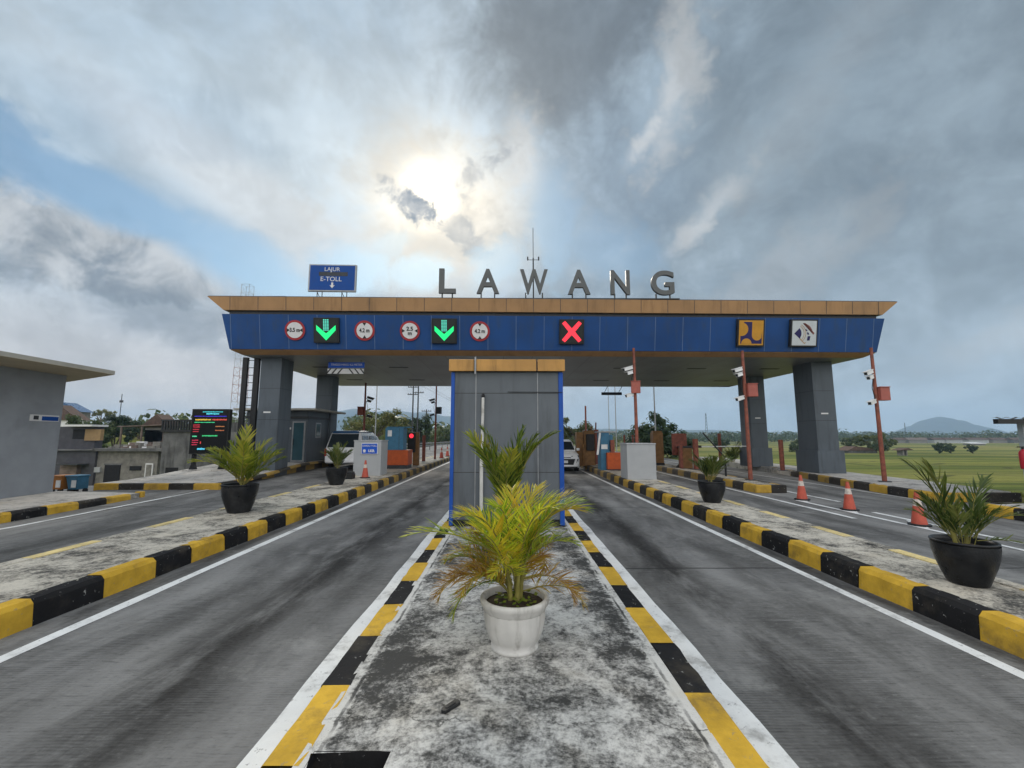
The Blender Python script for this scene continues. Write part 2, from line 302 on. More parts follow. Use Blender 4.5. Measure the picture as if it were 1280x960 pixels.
ROOF_SLAB = mat('roof_slab', (.40,.385,.34), .8, .08, 2.0, .15, 0, (.22,.21,.18), 1.4, .5)
SOFFIT_SLAB = mat('eave_soffit', (.42,.36,.25), .8, .08, 2.0, .15)
PVC = mat('pvc_pipe', (.60,.60,.57), .45, .08, 8, .05, 0, (.18,.17,.15), 6, .6)
GLASS = mat('dark_glass', (.02,.028,.034), .07, .05, 2, 0, 0, spec=.8)
GLASS_T = mat('teal_glass', (.03,.075,.095), .1, .1, 2, 0, 0, spec=.7)
POT_W = mat('white_pot', (.60,.59,.56), .6, .06, 6, .12, 0, (.2,.19,.165), 3.2, .65, streak=True)
POT_B = mat('black_pot', (.011,.012,.014), .33, .3, 5, .8, 0, (.07,.07,.07), 4, .35)
SOIL = mat('soil', (.05,.035,.022), .95, .4, 30, .8)
CAR_W = mat('white_car_paint', (.82,.83,.84), .25, .02, 2, 0, 0, spec=.6)
CAR_BLUE = mat('blue_roof_paint', (.03,.09,.20), .3, .05, 2, 0)
TYRE = mat('tyre_rubber', (.02,.02,.02), .8, .2, 20, .2)
LAMP_RED = mat('red_lens', (.35,.02,.02), .25, .05, 4, 0)
EXT_RED = mat('extinguisher_red', (.42,.02,.035), .35, .08, 6, .03)
WIN_DARK = mat('dark_opening', (.012,.012,.014), .8, .1, 4, 0)
G_EM = emit('green_led', (.01,.85,.22), 1.0); G_DOT = emit('green_led_dots', (.12,.8,.6), .8); R_EM = emit('red_led', (1.0,.035,.06), 1.15)
LEAF_Y = leafmat('yellow_palm_leaf', [(.10,.21,.02), (.26,.36,.03), (.52,.52,.05), (.56,.42,.045)], .6, vscale=2.0, objr=.7)
LEAF_B = leafmat('brown_palm_leaf', [(.28,.30,.03), (.48,.38,.045), (.44,.27,.04), (.27,.14,.03)], .5, vscale=3)
LEAF_G = leafmat('green_palm_leaf', [(.045,.09,.014), (.12,.18,.022), (.23,.28,.035), (.40,.37,.055)], .5, vscale=2.0)
LEAF_D = leafmat('dark_palm_leaf', [(.022,.04,.012), (.05,.085,.02), (.10,.14,.035), (.17,.19,.06)], .35, vscale=2.0)
STALK = mat('palm_stalk', (.22,.20,.05), .6, .25, 9, .1)
TREE_A = leafmat('tree_leaf', [(.016,.030,.010), (.035,.06,.018), (.06,.09,.025), (.10,.12,.035)], .3, vscale=.5)
TREE_B = leafmat('dark_tree_leaf', [(.010,.026,.012), (.02,.045,.018), (.035,.065,.022), (.055,.085,.03)], .25, vscale=.5)
TREE_C = leafmat('olive_tree_leaf', [(.035,.05,.015), (.07,.085,.022), (.11,.125,.03), (.16,.155,.045)], .3, vscale=.35)
BARK = mat('bark', (.09,.07,.05), .9, .3, 8, .6)
GRASS_M = leafmat('grass_blade', [(.05,.07,.015), (.09,.11,.02), (.15,.15,.035)], .4)

# ------------------------------------------------------------------ terrain
def sm(a, b, v): u = max(0, min(1, (v-a)/(b-a))); return u*u*(3-2*u)
def lift(x, y): return .25*max(0, min(1, (-6.2-x)/3.2))*max(0, min(1, (y-9)/12))
def terr(x, y):
    if x >= 0: h = -.07 - 1.15*sm(14.8, 26, x) - 1.9*sm(60, 220, math.hypot(x, y))*sm(14.8, 30, x)
    else:
        d = sm(-13.6, -24, x); h = -.07 - 2.9*d*sm(10, 26, y) - .5*sm(-13.2, -15.5, x)*(1-d)*sm(12.5, 16.5, y)
        h += 6.0*sm(55, 110, math.hypot(x, y))*d*sm(-30, -60, x)
    h += -3.0*sm(110, 240, y)*(1-sm(14.8, 30, abs(x)))
    return h
def axis(fine, coarse): return sorted(set([-q for q in coarse]+fine+coarse))
xs = axis([q*.8 for q in range(-62, 63)], [55,62,70,80,92,106,124,146,172,205,250,310,390,500,650,850,1100,1500,2000,2600,3400,4500])
ys = axis([q*.9 for q in range(-12, 80)], [76,84,94,106,120,138,160,185,215,255,310,380,470,600,780,1000,1300,1700,2200,2800,3600,4600])
g = MB(); nx = len(xs); g.add([(a, b, terr(a, b)) for b in ys for a in xs], [(j*nx+i, j*nx+i+1, (j+1)*nx+i+1, (j+1)*nx+i) for j in range(len(ys)-1) for i in range(nx-1)], 0, True)
m, t, p = newmat('field_ground'); co = t.coord()
va_ = t.node('ShaderNodeTexVoronoi', feature='F1'); t.put(va_.inputs['Vector'], t.mapping(co, (.012,.045,1))); va_.inputs['Scale'].default_value = 1; 
plot = t.sep(va_.outputs['Color'])[0]
band = t.noise(t.mapping(co, (.012,.12,1)), 1, 6, .6, .3); fn = t.noise(co, 1.6, 7, .7); f2 = t.noise(co, 14, 4, .7)
row = t.noise(t.mapping(co, (.006,.33,1)), 1, 5, .7, .2); c = t.mix(t.ramp(band, .4, .6), (.07,.105,.018), (.21,.215,.05)); c = t.mix(mul_(t, t.ramp(row, .5, .64), .6), c, (.035,.055,.013)); c = t.mix(mul_(t, t.ramp(row, .42, .32), .5), c, (.26,.24,.08)); c = t.mix(mul_(t, t.ramp(plot, .35, .8), .7), c, (.29,.25,.075))
c = t.mix(mul_(t, t.ramp(plot, .25, .1), .5), c, (.06,.085,.02)); c = t.mix(mul_(t, t.ramp(fn, .45, .7), .45), c, (.06,.08,.016)); c = t.mix(mul_(t, t.ramp(f2, .5, .8), .4), c, (.20,.185,.07))
ve = t.node('ShaderNodeTexVoronoi', feature='DISTANCE_TO_EDGE'); t.put(ve.inputs['Vector'], t.mapping(co, (.012,.045,1))); c = t.mix(mul_(t, t.ramp(ve.outputs[0], .035, .012), .7), c, (.05,.05,.022))
t.put(p.inputs['Base Color'], c); p.inputs['Roughness'].default_value = .95; p.inputs['Specular IOR Level'].default_value = .1; t.put(p.inputs['Normal'], t.bump(f2, .6, .05)); FIELD = m
setting(g.build('ground', FIELD))
# asphalt apron of the plaza on the left and roads
def strip(name, m_, x0, x1, y0, y1, zf, nx=6, ny=24, thick=None):
    b = MB(); X = [x0+(x1-x0)*i/nx for i in range(nx+1)]; Y = [y0+(y1-y0)*(j/ny)**1.4 for j in range(ny+1)]
    b.add([(a, c_, zf(a, c_)) for c_ in Y for a in X], [(j*(nx+1)+i, j*(nx+1)+i+1, (j+1)*(nx+1)+i+1, (j+1)*(nx+1)+i) for j in range(ny) for i in range(nx)], 0, False)
    return setting(b.build(name, m_))
def zr(dz): return lambda a, b: dz+lift(a, b)-sm(110, 240, b)*3
strip('road', ROAD_L, -4.75, 0, -6, 105, zr(0), 4, 40)
strip('road', ROAD_R, 0, 4.45, -6, 105, zr(0), 4, 40)
strip('road', ROAD_O, -13.2, -4.75, -6, 105, zr(-.004), 14, 40)
strip('road', ROAD_O, 4.45, 13.2, -6, 105, zr(-.004), 4, 40)
APRON = mat('apron_asphalt', (.12,.12,.118), .9, .25, 1.2, .4, 0, (.26,.25,.24), 1.0, .6)
strip('plaza', APRON, -19, -13.2, 2, 19, lambda a, b: -.02 + .1*sm(-14.5,-13.3,a)*(1-sm(12,14,b)) - .26*sm(-13.4,-15.8,a)*sm(12.5,16.0,b), 10, 24)

# ------------------------------------------------------------------ kerbs, islands
rk = random.Random(55)
def kerb(path, z0, h, wd, flip, bounds, first, parent, name='kerb', zf=lift, cham=.045):
    """painted kerb along x(y); path(y)->outer x; inner side is +x when flip=1"""
    b = MB(); prof = [(0,0),(.012,h-cham),(cham,h),(wd,h),(wd,z0)]
    for i in range(len(bounds)-1):
        ya, yb = bounds[i], bounds[i+1]; k = (first+i) % 2
        vs = []
        NS = 6; dz = rk.uniform(-.006,.004); dx = rk.uniform(-.006,.006)
        for si in range(NS+1):
            yy = ya+(yb-ya)*si/NS; j = .006*math.sin(yy*3.1)+dx
            ye = yy+(rk.uniform(-.012,.012) if 0 < i and si in (0, NS) else 0)
            vs += [(path(yy)+flip*(q[0]+j+(rk.uniform(-.006,.006) if 0 < n_ < 4 else 0)), ye if n_ in (1,2,3) and False else yy, q[1]+zf(path(yy), yy)+(dz+rk.uniform(-.005,.003) if 0 < n_ < 4 else 0)) for n_, q in enumerate(prof)]
        fs = [(s_*5+q, s_*5+q+1, (s_+1)*5+q+1, (s_+1)*5+q) for s_ in range(NS) for q in range(4)]
        b.add(vs, fs, k)
        if i == 0: b.add(vs[:5], [(0,1,2,3,4)], k)
        if i == len(bounds)-2: b.add(vs[-5:], [(0,1,2,3,4)], k)
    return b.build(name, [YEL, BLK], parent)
def steps(y0, y1, s0, near):
    r = list(near)
    while r[-1] < y1: r.append(r[-1]+s0)
    return r
def slab(name, pts, z, m_, depth=.4, zf=lift):
    b = MB(); top = [(q[0], q[1], z+zf(*q)) for q in pts]; b.prism([(q[0], q[1], q[2]-depth) for q in top], (0,0,depth)); return setting(b.build(name, m_))
def islandtop(name, x0, x1, y0, y1, z, m_, bump=.012, nx=8, ny=60, hole=None, zf=lift):
    b = MB(); X = [x0+(x1-x0)*i/nx for i in range(nx+1)]; Y = [y0+(y1-y0)*(j/ny)**1.5 for j in range(ny+1)]
    vs = [(a, c_, z+zf(a, c_)+bump*(rnd.random()-.5)*(0 if i in (0, nx) else 1)) for c_ in Y for i, a in enumerate(X)]
    fs = [(j*(nx+1)+i, j*(nx+1)+i+1, (j+1)*(nx+1)+i+1, (j+1)*(nx+1)+i) for j in range(ny) for i in range(nx)
          if not (hole and hole[0] <= (X[i]+X[i+1])/2 <= hole[1] and (Y[j]+Y[j+1])/2 <= hole[2])]
    b.add(vs, fs, 0, True); return setting(b.build(name, m_))
flat = lambda a, b: 0
# central island (the camera stands on it): broken front corner with a dark hole
ci = MB(); Xs = [-1.06,-1.0,-.85,-.72,-.6,-.4,-.1,.2,.5,.8,1.0,1.1]; Ys = [1.2,1.7,2.1,2.30,2.43]+[2.43+.16*i for i in range(1, 60)]+[12.2+.8*i for i in range(1, 36)]
nX = len(Xs); hv = [(a+(rnd.uniform(-.015,.015) if 0 < i < nX-1 else 0), c_+(rnd.uniform(-.012,.012)), .2+(.010*(rnd.random()-.5) if 0 < i < nX-1 else 0)) for c_ in Ys for i, a in enumerate(Xs)]
ci.add(hv, [(j*nX+i, j*nX+i+1, (j+1)*nX+i+1, (j+1)*nX+i) for j in range(len(Ys)-1) for i in range(nX-1) if not (1 <= i <= 3 and j <= 3)], 0, False)
ci.quad((-1.0,1.0,-.12),(-.6,1.0,-.12),(-.6,2.45,-.12),(-1.0,2.45,-.12), 1); ci.quad((-1.0,2.43,-.12),(-.6,2.43,-.12),(-.6,2.43,.2),(-1.0,2.43,.2), 1)
ci.quad((-1.0,1.0,-.12),(-1.0,2.43,-.12),(-1.0,2.43,.2),(-1.0,1.0,.2), 1); ci.quad((-.6,1.0,-.12),(-.6,2.43,-.12),(-.6,2.43,.2),(-.6,1.0,.2), 1)
isl = setting(ci.build('traffic_island', [CONC, BLK]))
yL = [1.0,1.65,2.33,3.02,3.72,4.39,5.06,5.76,6.43,7.12]; yR = [.85,1.55,2.24,2.93,3.59,4.28,4.92,5.59,6.27,6.95]
kerb(lambda v: -1.235, .0, .2, .2, 1, steps(0, 40, .69, yL), 0, isl, zf=flat, cham=.02)
kerb(lambda v: 1.30, .0, .2, .2, -1, steps(0, 40, .69, yR), 0, isl, zf=flat, cham=.02)
# left island with kerb facing the lane; its far edge carries faded yellow blocks
def xl(v): return -4.56-.0*v
il = islandtop('traffic_island', -6.25, -4.72, -2, 36, .245, CONC_S, zf=flat)
kerb(xl, .0, .25, .2, 1 * -1, steps(0, 36, .69, [-1.8,-1.1,-.4,.3,1.0,1.7,2.35,3.03,3.72,4.40,5.12,5.84,6.48,7.2,7.8,8.42,9.1]), 0, il, zf=flat)
def edgeblocks(x0, x1, z, y0, ny, step, parent, ph=0):
    b = MB()
    for i in range(ny):
        ya = y0+i*step
        b.box(x0, x1, ya, ya+step*.5, z-.2, z+.003, 0); b.box(x0, x1, ya+step*.5, ya+step, z-.2, z+.003, 1)
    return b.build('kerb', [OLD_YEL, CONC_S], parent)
edgeblocks(-6.28, -6.12, .25, 2.0, 18, 1.9, il)
ir = islandtop('traffic_island', 4.38, 5.36, -2, 36, .245, CONC_S, zf=flat)
kerb(lambda v: 4.20, .0, .25, .2, 1, steps(0, 36, .68, [-.75,-.05,.62,1.3,2.0,2.68,3.38,4.07,4.72,5.41,6.05,6.74]), 0, ir, zf=flat)
edgeblocks(5.24, 5.40, .25, 2.3, 18, 1.55, ir)
# second right island, its nose towards us
def nose(name, x0, x1, yn, y1, z, m_, first):
    o = islandtop(name, x0+.15, x1-.15, yn+.1, y1, z-.004, m_, nx=4, ny=20, zf=flat)
    kerb(lambda v: x0, 0, z, .18, 1, steps(0, y1, .72, [yn+.02]), first, o, zf=flat); kerb(lambda v: x1, 0, z, .18, -1, steps(0, y1, .72, [yn+.02]), first, o, zf=flat)
    b = MB(); n = 2
    for i in range(n):
        a = x0+(x1-x0)*i/n; c_ = x0+(x1-x0)*(i+1)/n; b.box(a+.004, c_-.004 if i == n-1 else c_, yn-.04, yn+.14, 0, z+.002, (first+i) % 2)
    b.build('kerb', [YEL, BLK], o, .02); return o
nose('traffic_island', 7.95, 8.95, 14.2, 36, .25, CONC_S, 0)
# verge on the right: pavement with kerb, grass beyond
vg = MB(); pv = [(11.95,12.35),(12.1,14.8),(12.75,18),(13.35,22.5),(14.1,34),(16.2,34),(15.4,24),(14.75,15),(14.3,12.5)]
vg.prism([(a, b, -.35) for a, b in pv], (0,0,.595)); verge = setting(vg.build('pavement', CONC_P))
def xv(v): return 11.80+(.1*(v-12.3) if v < 15 else .27+.2*(v-15)*.92 if v < 22.5 else 1.65+.075*(v-22.5))
kerb(xv, 0, .25, .2, 1, steps(0, 34, .8, [12.3]), 0, verge, zf=flat)
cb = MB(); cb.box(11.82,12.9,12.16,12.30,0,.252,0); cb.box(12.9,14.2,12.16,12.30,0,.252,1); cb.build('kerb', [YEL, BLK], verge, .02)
sp_ = MB(); sp_.prism([(11.2,4,-.3),(11.2,10.25,-.3),(16.5,11.2,-.3),(16.5,4,-.3)], (0,0,.53)); sg = setting(sp_.build('pavement', CONC_P))
kerb(lambda v: 11.02-.0*v, 0, .25, .2, 1, [5.6,6.4,7.2,8.0,8.8,9.65,10.35], 1, sg, zf=flat)
# islands on the left: plaza corner with kerb, board island
pc = MB(); pc.prism([(-10.75,2,-.3),(-10.6,12.7,-.3),(-13.4,13.2,-.3),(-13.4,2,-.3)], (0,0,.5)); pz = setting(pc.build('pavement', CONC_P))
kerb(lambda v: -10.58+.012*(v-9), 0, .22, .2, -1, steps(0, 12.3, .72, [3.0]), 0, pz, zf=flat)
cb = MB(); cb.box(-10.76,-10.545,12.72,12.84,0,.235,0); cb.build('kerb', [YEL, BLK], pz, .02)
bi = MB(); Xb = [-13.4,-12.6,-11.6,-10.6,-9.55]; Yb = [14.4,15.5,17,18.5,20,21.5,24,28,34]
def zb(a, b): return .30+.30*sm(15, 21, b)
bi.add([(a, b, zb(a, b)) for b in Yb for a in Xb], [(j*5+i, j*5+i+1, (j+1)*5+i+1, (j+1)*5+i) for j in range(8) for i in range(4)], 0, True)
bd = setting(bi.build('pavement', CONC_P))
kerb(lambda v: -9.38, -.3, .1, .2, -1, steps(0, 34, .9, [14.35]), 1, bd, zf=lambda a, b: zb(a, b)-.095)
cb = MB()
for i in range(5): cb.box(-13.4+.8*i, -12.6+.8*i+(.01 if i == 4 else 0), 14.25, 14.42, -.1, .305, i % 2)
cb.build('kerb', [YEL, BLK], bd, .03)

# painted lines
def line(x0, x1, y0, y1, z=.004, m_=None, jit=.008, zf=lift, n=40, xa=0):
    b = MB(); vs = []
    for i in range(n+1):
        v = y0+(y1-y0)*(i/n)**1.3; vs += [(x0+xa*v+rnd.uniform(-jit, jit), v, z+zf(x0+xa*v, v)), (x1+xa*v+rnd.uniform(-jit, jit), v, z+zf(x1+xa*v, v))]
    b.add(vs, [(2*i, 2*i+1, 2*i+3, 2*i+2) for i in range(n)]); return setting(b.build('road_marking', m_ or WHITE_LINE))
line(-1.50, -1.30, -1, 60, jit=.012, n=90); line(1.385, 1.585, -1, 60, jit=.012, n=90)
line(-4.18, -4.05, -1, 70, n=60, xa=-.006); line(3.84, 3.96, -1, 60, n=60, xa=-.002)
line(-10.45, -10.33, 6.5, 14.2, zf=lambda a, b: lift(a, b)+.006, xa=.05)
line(5.62, 5.72, 9.5, 14, m_=OLD_YEL, zf=flat); line(7.6, 7.72, 9.8, 34, zf=flat)
line(9.15, 9.27, 12.3, 34, zf=flat); line(8.15, 8.27, 3, 12.6, zf=flat); line(8.62, 8.74, 3, 10.6, zf=flat, xa=.005)
line(11.45, 11.55, 3, 12.5, zf=flat); line(11.72, 11.80, 12.4, 34, zf=lambda a, b: 0, xa=0)
for i in range(3):
    b = MB(); yy = 8.9+1.75*i; b.quad((8.16, yy, .005), (8.3, yy-.15, .005), (8.72, yy+.55, .005), (8.6, yy+.7, .005)); setting(b.build('road_marking', WHITE_LINE))

# ------------------------------------------------------------------ toll canopy
CZ = 5.10
m, t, p = newmat('soffit_panels'); co = t.coord(); br = t.node('ShaderNodeTexBrick', offset=0); t.put(br.inputs['Vector'], co)
br.inputs['Scale'].default_value = 1; br.inputs['Brick Width'].default_value = 1.2; br.inputs['Row Height'].default_value = 2.4; br.inputs['Mortar Size'].default_value = .012; br.inputs['Bias'].default_value = 0
br.inputs['Color1'].default_value = (.17,.175,.185,1); br.inputs['Color2'].default_value = (.195,.205,.22,1); br.inputs['Mortar'].default_value = (.05,.05,.05,1)
t.put(p.inputs['Base Color'], t.mix(mul_(t, t.ramp(t.noise(co, .6, 7, .6), .4, .7), .4), br.outputs[0], (.09,.09,.085))); p.inputs['Roughness'].default_value = .42; SOFFIT = m
can = thing('toll_gate_canopy', 'wide blue toll gate canopy with ochre edges carried on grey columns across the lanes', 'canopy', (2.15,17.55,0), R(1.14))
cx0, cx1, cy1 = -13.0, 12.72, 10.75
def ring(o, z, f=None): f = o if f is None else f; return [(cx0-o, -f, z), (cx1+o, -f, z), (cx1+o, cy1+f, z), (cx0-o, cy1+f, z)]
def band_(b, o0, z0, o1, z1, mi=0, f0=None, f1=None):
    a, c_ = ring(o0, z0, f0), ring(o1, z1, f1)
    for i in range(4): j = (i+1) % 4; b.quad(a[i], a[j], c_[j], c_[i], mi)
b = MB(); b.poly([(cx0,0,CZ),(cx0,cy1,CZ),(cx1-1.1,cy1,CZ),(cx1,cy1-1.1,CZ),(cx1,0,CZ)]); so_ = b.build('soffit', SOFFIT, can)
b = MB()
for i in range(7):
    for j in range(2):
        xx, yy = -11+3.6*i, 3+4.6*j; b = MB(); b.box(xx-.45, xx+.45, yy-.12, yy+.12, CZ-.012, CZ-.003); b.build('ceiling_light', BLACK, can)
b = MB(); band_(b, 0, CZ, .30, 5.245); band_(b, .30, 5.245, .28, 5.27); b.build('bottom_trim', GOLD, can)
b = MB(); band_(b, .27, 5.27, .33, 5.275, 1); band_(b, .33, 5.275, .58, 6.64); band_(b, .58, 6.64, .40, 6.65); 
for i in range(24):                                                     # pale panel joints
    xx = cx0-.25+1.135*i
    for k in range(1):
        b.quad((xx-.012,-.33-.004,5.28),(xx+.012,-.334,5.28),(xx+.012,-.584,6.63),(xx-.012,-.584,6.63), 2)
JOINT = mat('panel_joint', (.10,.16,.28), .5, .1, 3, 0); b.build('panel_band', [BLUE, DKMETAL, JOINT], can)
b = MB(); band_(b, .40, 6.65, .40, 6.82); b.build('shadow_gap', DKMETAL, can)
b = MB(); band_(b, .40, 6.82, .56, 6.815, 0, .40, .54); band_(b, .56, 6.815, 1.20, 7.35, 0, .54, .60); band_(b, 1.20, 7.35, 1.16, 7.39, 1, .60, .56); b.poly(ring(1.16, 7.39, .56), 1)
for i in range(25):
    xx = cx0-.3+1.1*i; b.quad((xx-.01,-.545,6.82),(xx+.01,-.545,6.82),(xx+.01,-.605,7.348),(xx-.01,-.605,7.348), 1)
b.build('roof_fascia', [GOLD, DKMETAL], can)
def column(x0, x1, y0, y1, zb_, plinth=True):
    b = MB(); b.box(x0, x1, y0, y1, zb_, CZ-.004)
    if plinth: b.box(x0-.1, x1+.13, y0-.1, y1+.1, zb_, zb_+1.0)
    for k in range(1, 3): b.box(x0-.003, x1+.003, y0-.003, y1+.003, zb_+1.0+1.3*k, zb_+1.012+1.3*k, 1)
    b.box(x0+.28*(x1-x0), x0+.62*(x1-x0), y0-.006, y0-.002, 2.78, 2.84, 2)
    o = b.build('column', [DARK_GREY, BLACK, SIGN_WHITE]); o.parent = can
    o.matrix_parent_inverse = Matrix.LocRotScale(can.location, can.rotation_euler, None).inverted(); return o
column(13.33, 14.25, 18.75, 20.0, .2); column(13.1, 13.95, 23.4, 24.5, .2); column(-10.42, -9.56, 17.9, 18.9, .2, False); column(-10.45, -9.6, 23.25, 24.1, .4, False)

# roof letters, billboard, lightning rod
ls = thing('roof_letter_sign', 'row of big grey raised letters spelling LAWANG on the canopy roof', 'sign', (0,0,0))
for ch, xa, xb in zip('LAWANG', (-2.89,-1.35,.43,2.39,4.17,5.86), (-2.2,-.43,1.57,3.32,4.96,6.81)):
    yy = 17.1+.02*xa; o = text(ch, 'letter', LETTER, ls, 1.38, (0,0,0), .07, .028)
    vs = [v.co for v in o.data.vertices]; x_0, x_1 = min(v.x for v in vs), max(v.x for v in vs); y_0, y_1 = min(v.y for v in vs), max(v.y for v in vs)
    sx, sy = (xb-xa)/(x_1-x_0), 1.04/(y_1-y_0)
    for v in o.data.vertices: v.co = ((v.co.x-x_0)*sx, (v.co.y-y_0)*sy, v.co.z)
    o.location = (xa, yy, 7.61)
    for q in (.2,.8): b = MB(); b.box(xa+(xb-xa)*q-.025, xa+(xb-xa)*q+.025, yy-.03, yy+.03, 7.3, 7.66); b.build('letter_leg', DKMETAL, ls)
b = MB(); b.box(-3.0, 6.95, 17.02, 17.25, 7.38, 7.42); b.build('base_rail', DKMETAL, ls)
bb = thing('lane_billboard', 'blue LAJUR E-TOLL board with down arrow standing on the canopy roof', 'sign', (-7.31,17.2,0), R(2))
b = MB(); b.box(-.97,.97,-.05,.05,7.72,8.88); b.build('frame', STEEL, bb, .01)
b = MB(); b.box(-.91,.91,-.056,-.045,7.78,8.83); b.build('panel', SIGN_BLUE, bb)
text('LAJUR', 'lettering', SIGN_WHITE, bb, .235, (-.02,-.06,8.66)); text('E-TOLL', 'lettering', SIGN_WHITE, bb, .27, (-.05,-.06,8.24))
b = MB(); b.box(-.55,.62,-.061,-.057,8.38,8.55); b.build('blanked_strip', mat('faded_brown_patch', (.045,.05,.06), .6), bb)
b = MB(); b.prism([(-.03,-.058,8.1),(.05,-.058,8.1),(.05,-.058,7.97),(.12,-.058,7.99),(.01,-.058,7.86),(-.10,-.058,7.99),(-.03,-.058,7.97)], (0,-.006,0)); b.build('arrow', SIGN_WHITE, bb)
for q in (-.5,.5):
    b = MB()
    for d_ in (-.1,.1): b.tube([(q+d_,0,7.27),(q+d_,0,7.72)], .018, 6)
    b.tube([(q-.1,0,7.7),(q+.1,0,7.3)], .014, 6); b.build('leg', DKMETAL, bb)
lr = thing('lightning_rod', 'thin dark lightning rod with a small crossbar on the canopy roof', 'rod', (1.03,18.1,7.38))
b = MB(); b.tube([(0,0,0),(0,0,2.2)], .03, 8); b.tube([(0,0,2.2),(0,0,3.6)], .014, 6); b.build('pole', DKMETAL, lr)
b = MB(); b.tube([(-.24,0,2.12),(.24,0,2.12)], .012, 6); b.tube([(-.24,0,2.1),(-.24,0,2.26)], .03, 6); b.tube([(.24,0,2.1),(.24,0,2.26)], .03, 6); b.build('crossbar', DKMETAL, lr)
rl = thing('roof_guard_rail', 'small thin handrail at the left end of the canopy roof', 'handrail', (-9.7,17.6,7.38))
b = MB()
for q in (-.5,-.15,.3): b.tube([(q,0,0),(q,0,.28)], .015, 6)
b.tube([(-.5,0,.28),(.3,0,.28)], .015, 6); b.build('rail', DKMETAL, rl)

# signs on the blue band
TILT = R(10.4)
def onband(name, label, cat, X, z=6.02, group=None):
    o = thing(name, label, cat, (X, 17.55-.46-.02+.0199*(X-2.15), z), R(1.14), group); o.rotation_euler = (TILT, 0, R(1.14)); return o
def disc(b, r, y, n=40, mi=0, th=.012): b.prism([(r*math.cos(2*math.pi*i/n), y, r*math.sin(2*math.pi*i/n)) for i in range(n)], (0,-th,0), mi)
def roundsign(X, txt, vertical, label, two=None):
    o = onband('round_limit_sign', label, 'road sign', X, group='round limit signs on the canopy')
    b = MB(); disc(b, .40, -.02); b.build('rim', SIGN_RED, o); b = MB(); disc(b, .315, -.033); b.build('face', SIGN_WHITE, o)
    for s_ in (1,-1):
        b = MB(); tri = [(.31*s_,-.046,.075),(.31*s_,-.046,-.075),(.19*s_,-.046,0)]
        if vertical: tri = [(q[2], q[1], q[0]) for q in tri]
        b.prism(tri, (0,-.005,0)); b.build('arrowhead', INK, o)
    if two: text(txt, 'lettering', INK, o, .22, (0,-.05,.075), bold=.006); text(two, 'lettering', INK, o, .22, (0,-.05,-.1), bold=.006)
    else: text(txt, 'lettering', INK, o, .22, (0,-.05,0), bold=.006, sx=.82)
roundsign(-8.55, '3.5 m', False, 'round white limit sign reading 3.5 m, leftmost on the blue canopy band')
roundsign(-5.80, '4.2 m', True, 'round white 4.2 m sign between the first green arrow and the 2.5 sign')
roundsign(-4.00, '2.5', False, 'round white limit sign reading 2.5 m on two lines', 'm')
roundsign(-1.20, '4.2 m', True, 'round white 4.2 m height sign just right of the second green arrow')
def lanebox(X, label, kind):
    o = onband('lane_signal', label, 'lane signal', X, group='lane signals on the canopy')
    b = MB(); b.box(-.50,.50,-.11,.03,-.50,.50); b.build('housing', BLACK, o, .015)
    b = MB(); b.box(-.43,.43,-.116,-.108,-.43,.43); b.build('screen', mat('led_screen', (.022,.026,.024), .5, .3, 40, .2), o)
    if kind == 'arrow':
        b = MB()
        for i in range(3):
            for j in range(8): b.box(-.105+.078*i, -.055+.078*i, -.123, -.117, .39-.058*j, .43-.058*j)
        b.build('dots', G_DOT, o)
        b = MB(); b.prism([(-.38,-.117,.20),(-.38,-.117,.0),(0,-.117,-.40),(.38,-.117,.0),(.38,-.117,.20),(0,-.117,-.13)], (0,-.006,0)); b.build('arrow', G_EM, o)
    else:
        b = MB(); a, c_ = .36, .085; b.prism([(-a-c_+.05,-.117,a-.03),(-a+c_,-.117,a+c_-.02),(0,-.117,c_*1.5),(a-c_,-.117,a+c_-.02),(a+c_-.05,-.117,a-.03),(c_*1.5,-.117,0),(a+c_-.05,-.117,-a+.03),(a-c_,-.117,-a-c_+.02),(0,-.117,-c_*1.5),(-a+c_,-.117,-a-c_+.02),(-a-c_+.05,-.117,-a+.03),(-c_*1.5,-.117,0)], (0,-.006,0)); b.build('cross', R_EM, o)
lanebox(-7.29, 'lane signal with a green arrow between the 3.5 m and 4.2 m signs', 'arrow')
lanebox(-2.62, 'lane signal with a green arrow beside the 2.5 m sign', 'arrow')
lanebox(2.5, 'lane signal box showing a red cross', 'cross')
EMB_Y = mat('emblem_yellow', (.52,.26,.03), .5, .08, 4, .02); EMB_N = mat('emblem_navy', (.022,.018,.10), .5, .08, 4, .02); EMB_W = mat('emblem_white', (.52,.56,.58), .5, .05, 4, .02); EMB_R = mat('emblem_maroon', (.22,.08,.07), .5, .08, 4, .02)
def arc(cx, cz, r, a0, a1, n=14, y=0): return [(cx+r*math.cos(R(a0+(a1-a0)*i/n)), y, cz+r*math.sin(R(a0+(a1-a0)*i/n))) for i in range(n+1)]
e1 = onband('emblem_sign', 'square yellow and navy emblem board on the right of the canopy band', 'emblem', 9.82)
b = MB(); b.box(-.56,.56,-.12,.03,-.56,.56); b.build('housing', BLACK, e1, .01); b = MB(); b.box(-.5,.5,-.128,-.117,-.5,.5); b.build('face', EMB_Y, e1)
b = MB(); y_ = -.129; q = .44
b.prism([(-.30,y_,q),(.03,y_,q)]+arc(.24,-.10,.21,180,360,14,y_)+[(q,y_,0),(q,y_,-q),(-q,y_,-q),(-q,y_,-.12)], (0,-.004,0))
b.build('navy_figure', EMB_N, e1)
b = MB(); y_ = -.134; b.prism(arc(-.40,.14,.27,-90,90,18,y_)+[(-.44,y_,.41),(-.44,y_,-.13)], (0,-.004,0)); b.prism(arc(-.19,-.44,.21,0,180,18,y_), (0,-.004,0)); b.build('yellow_lobes', EMB_Y, e1)
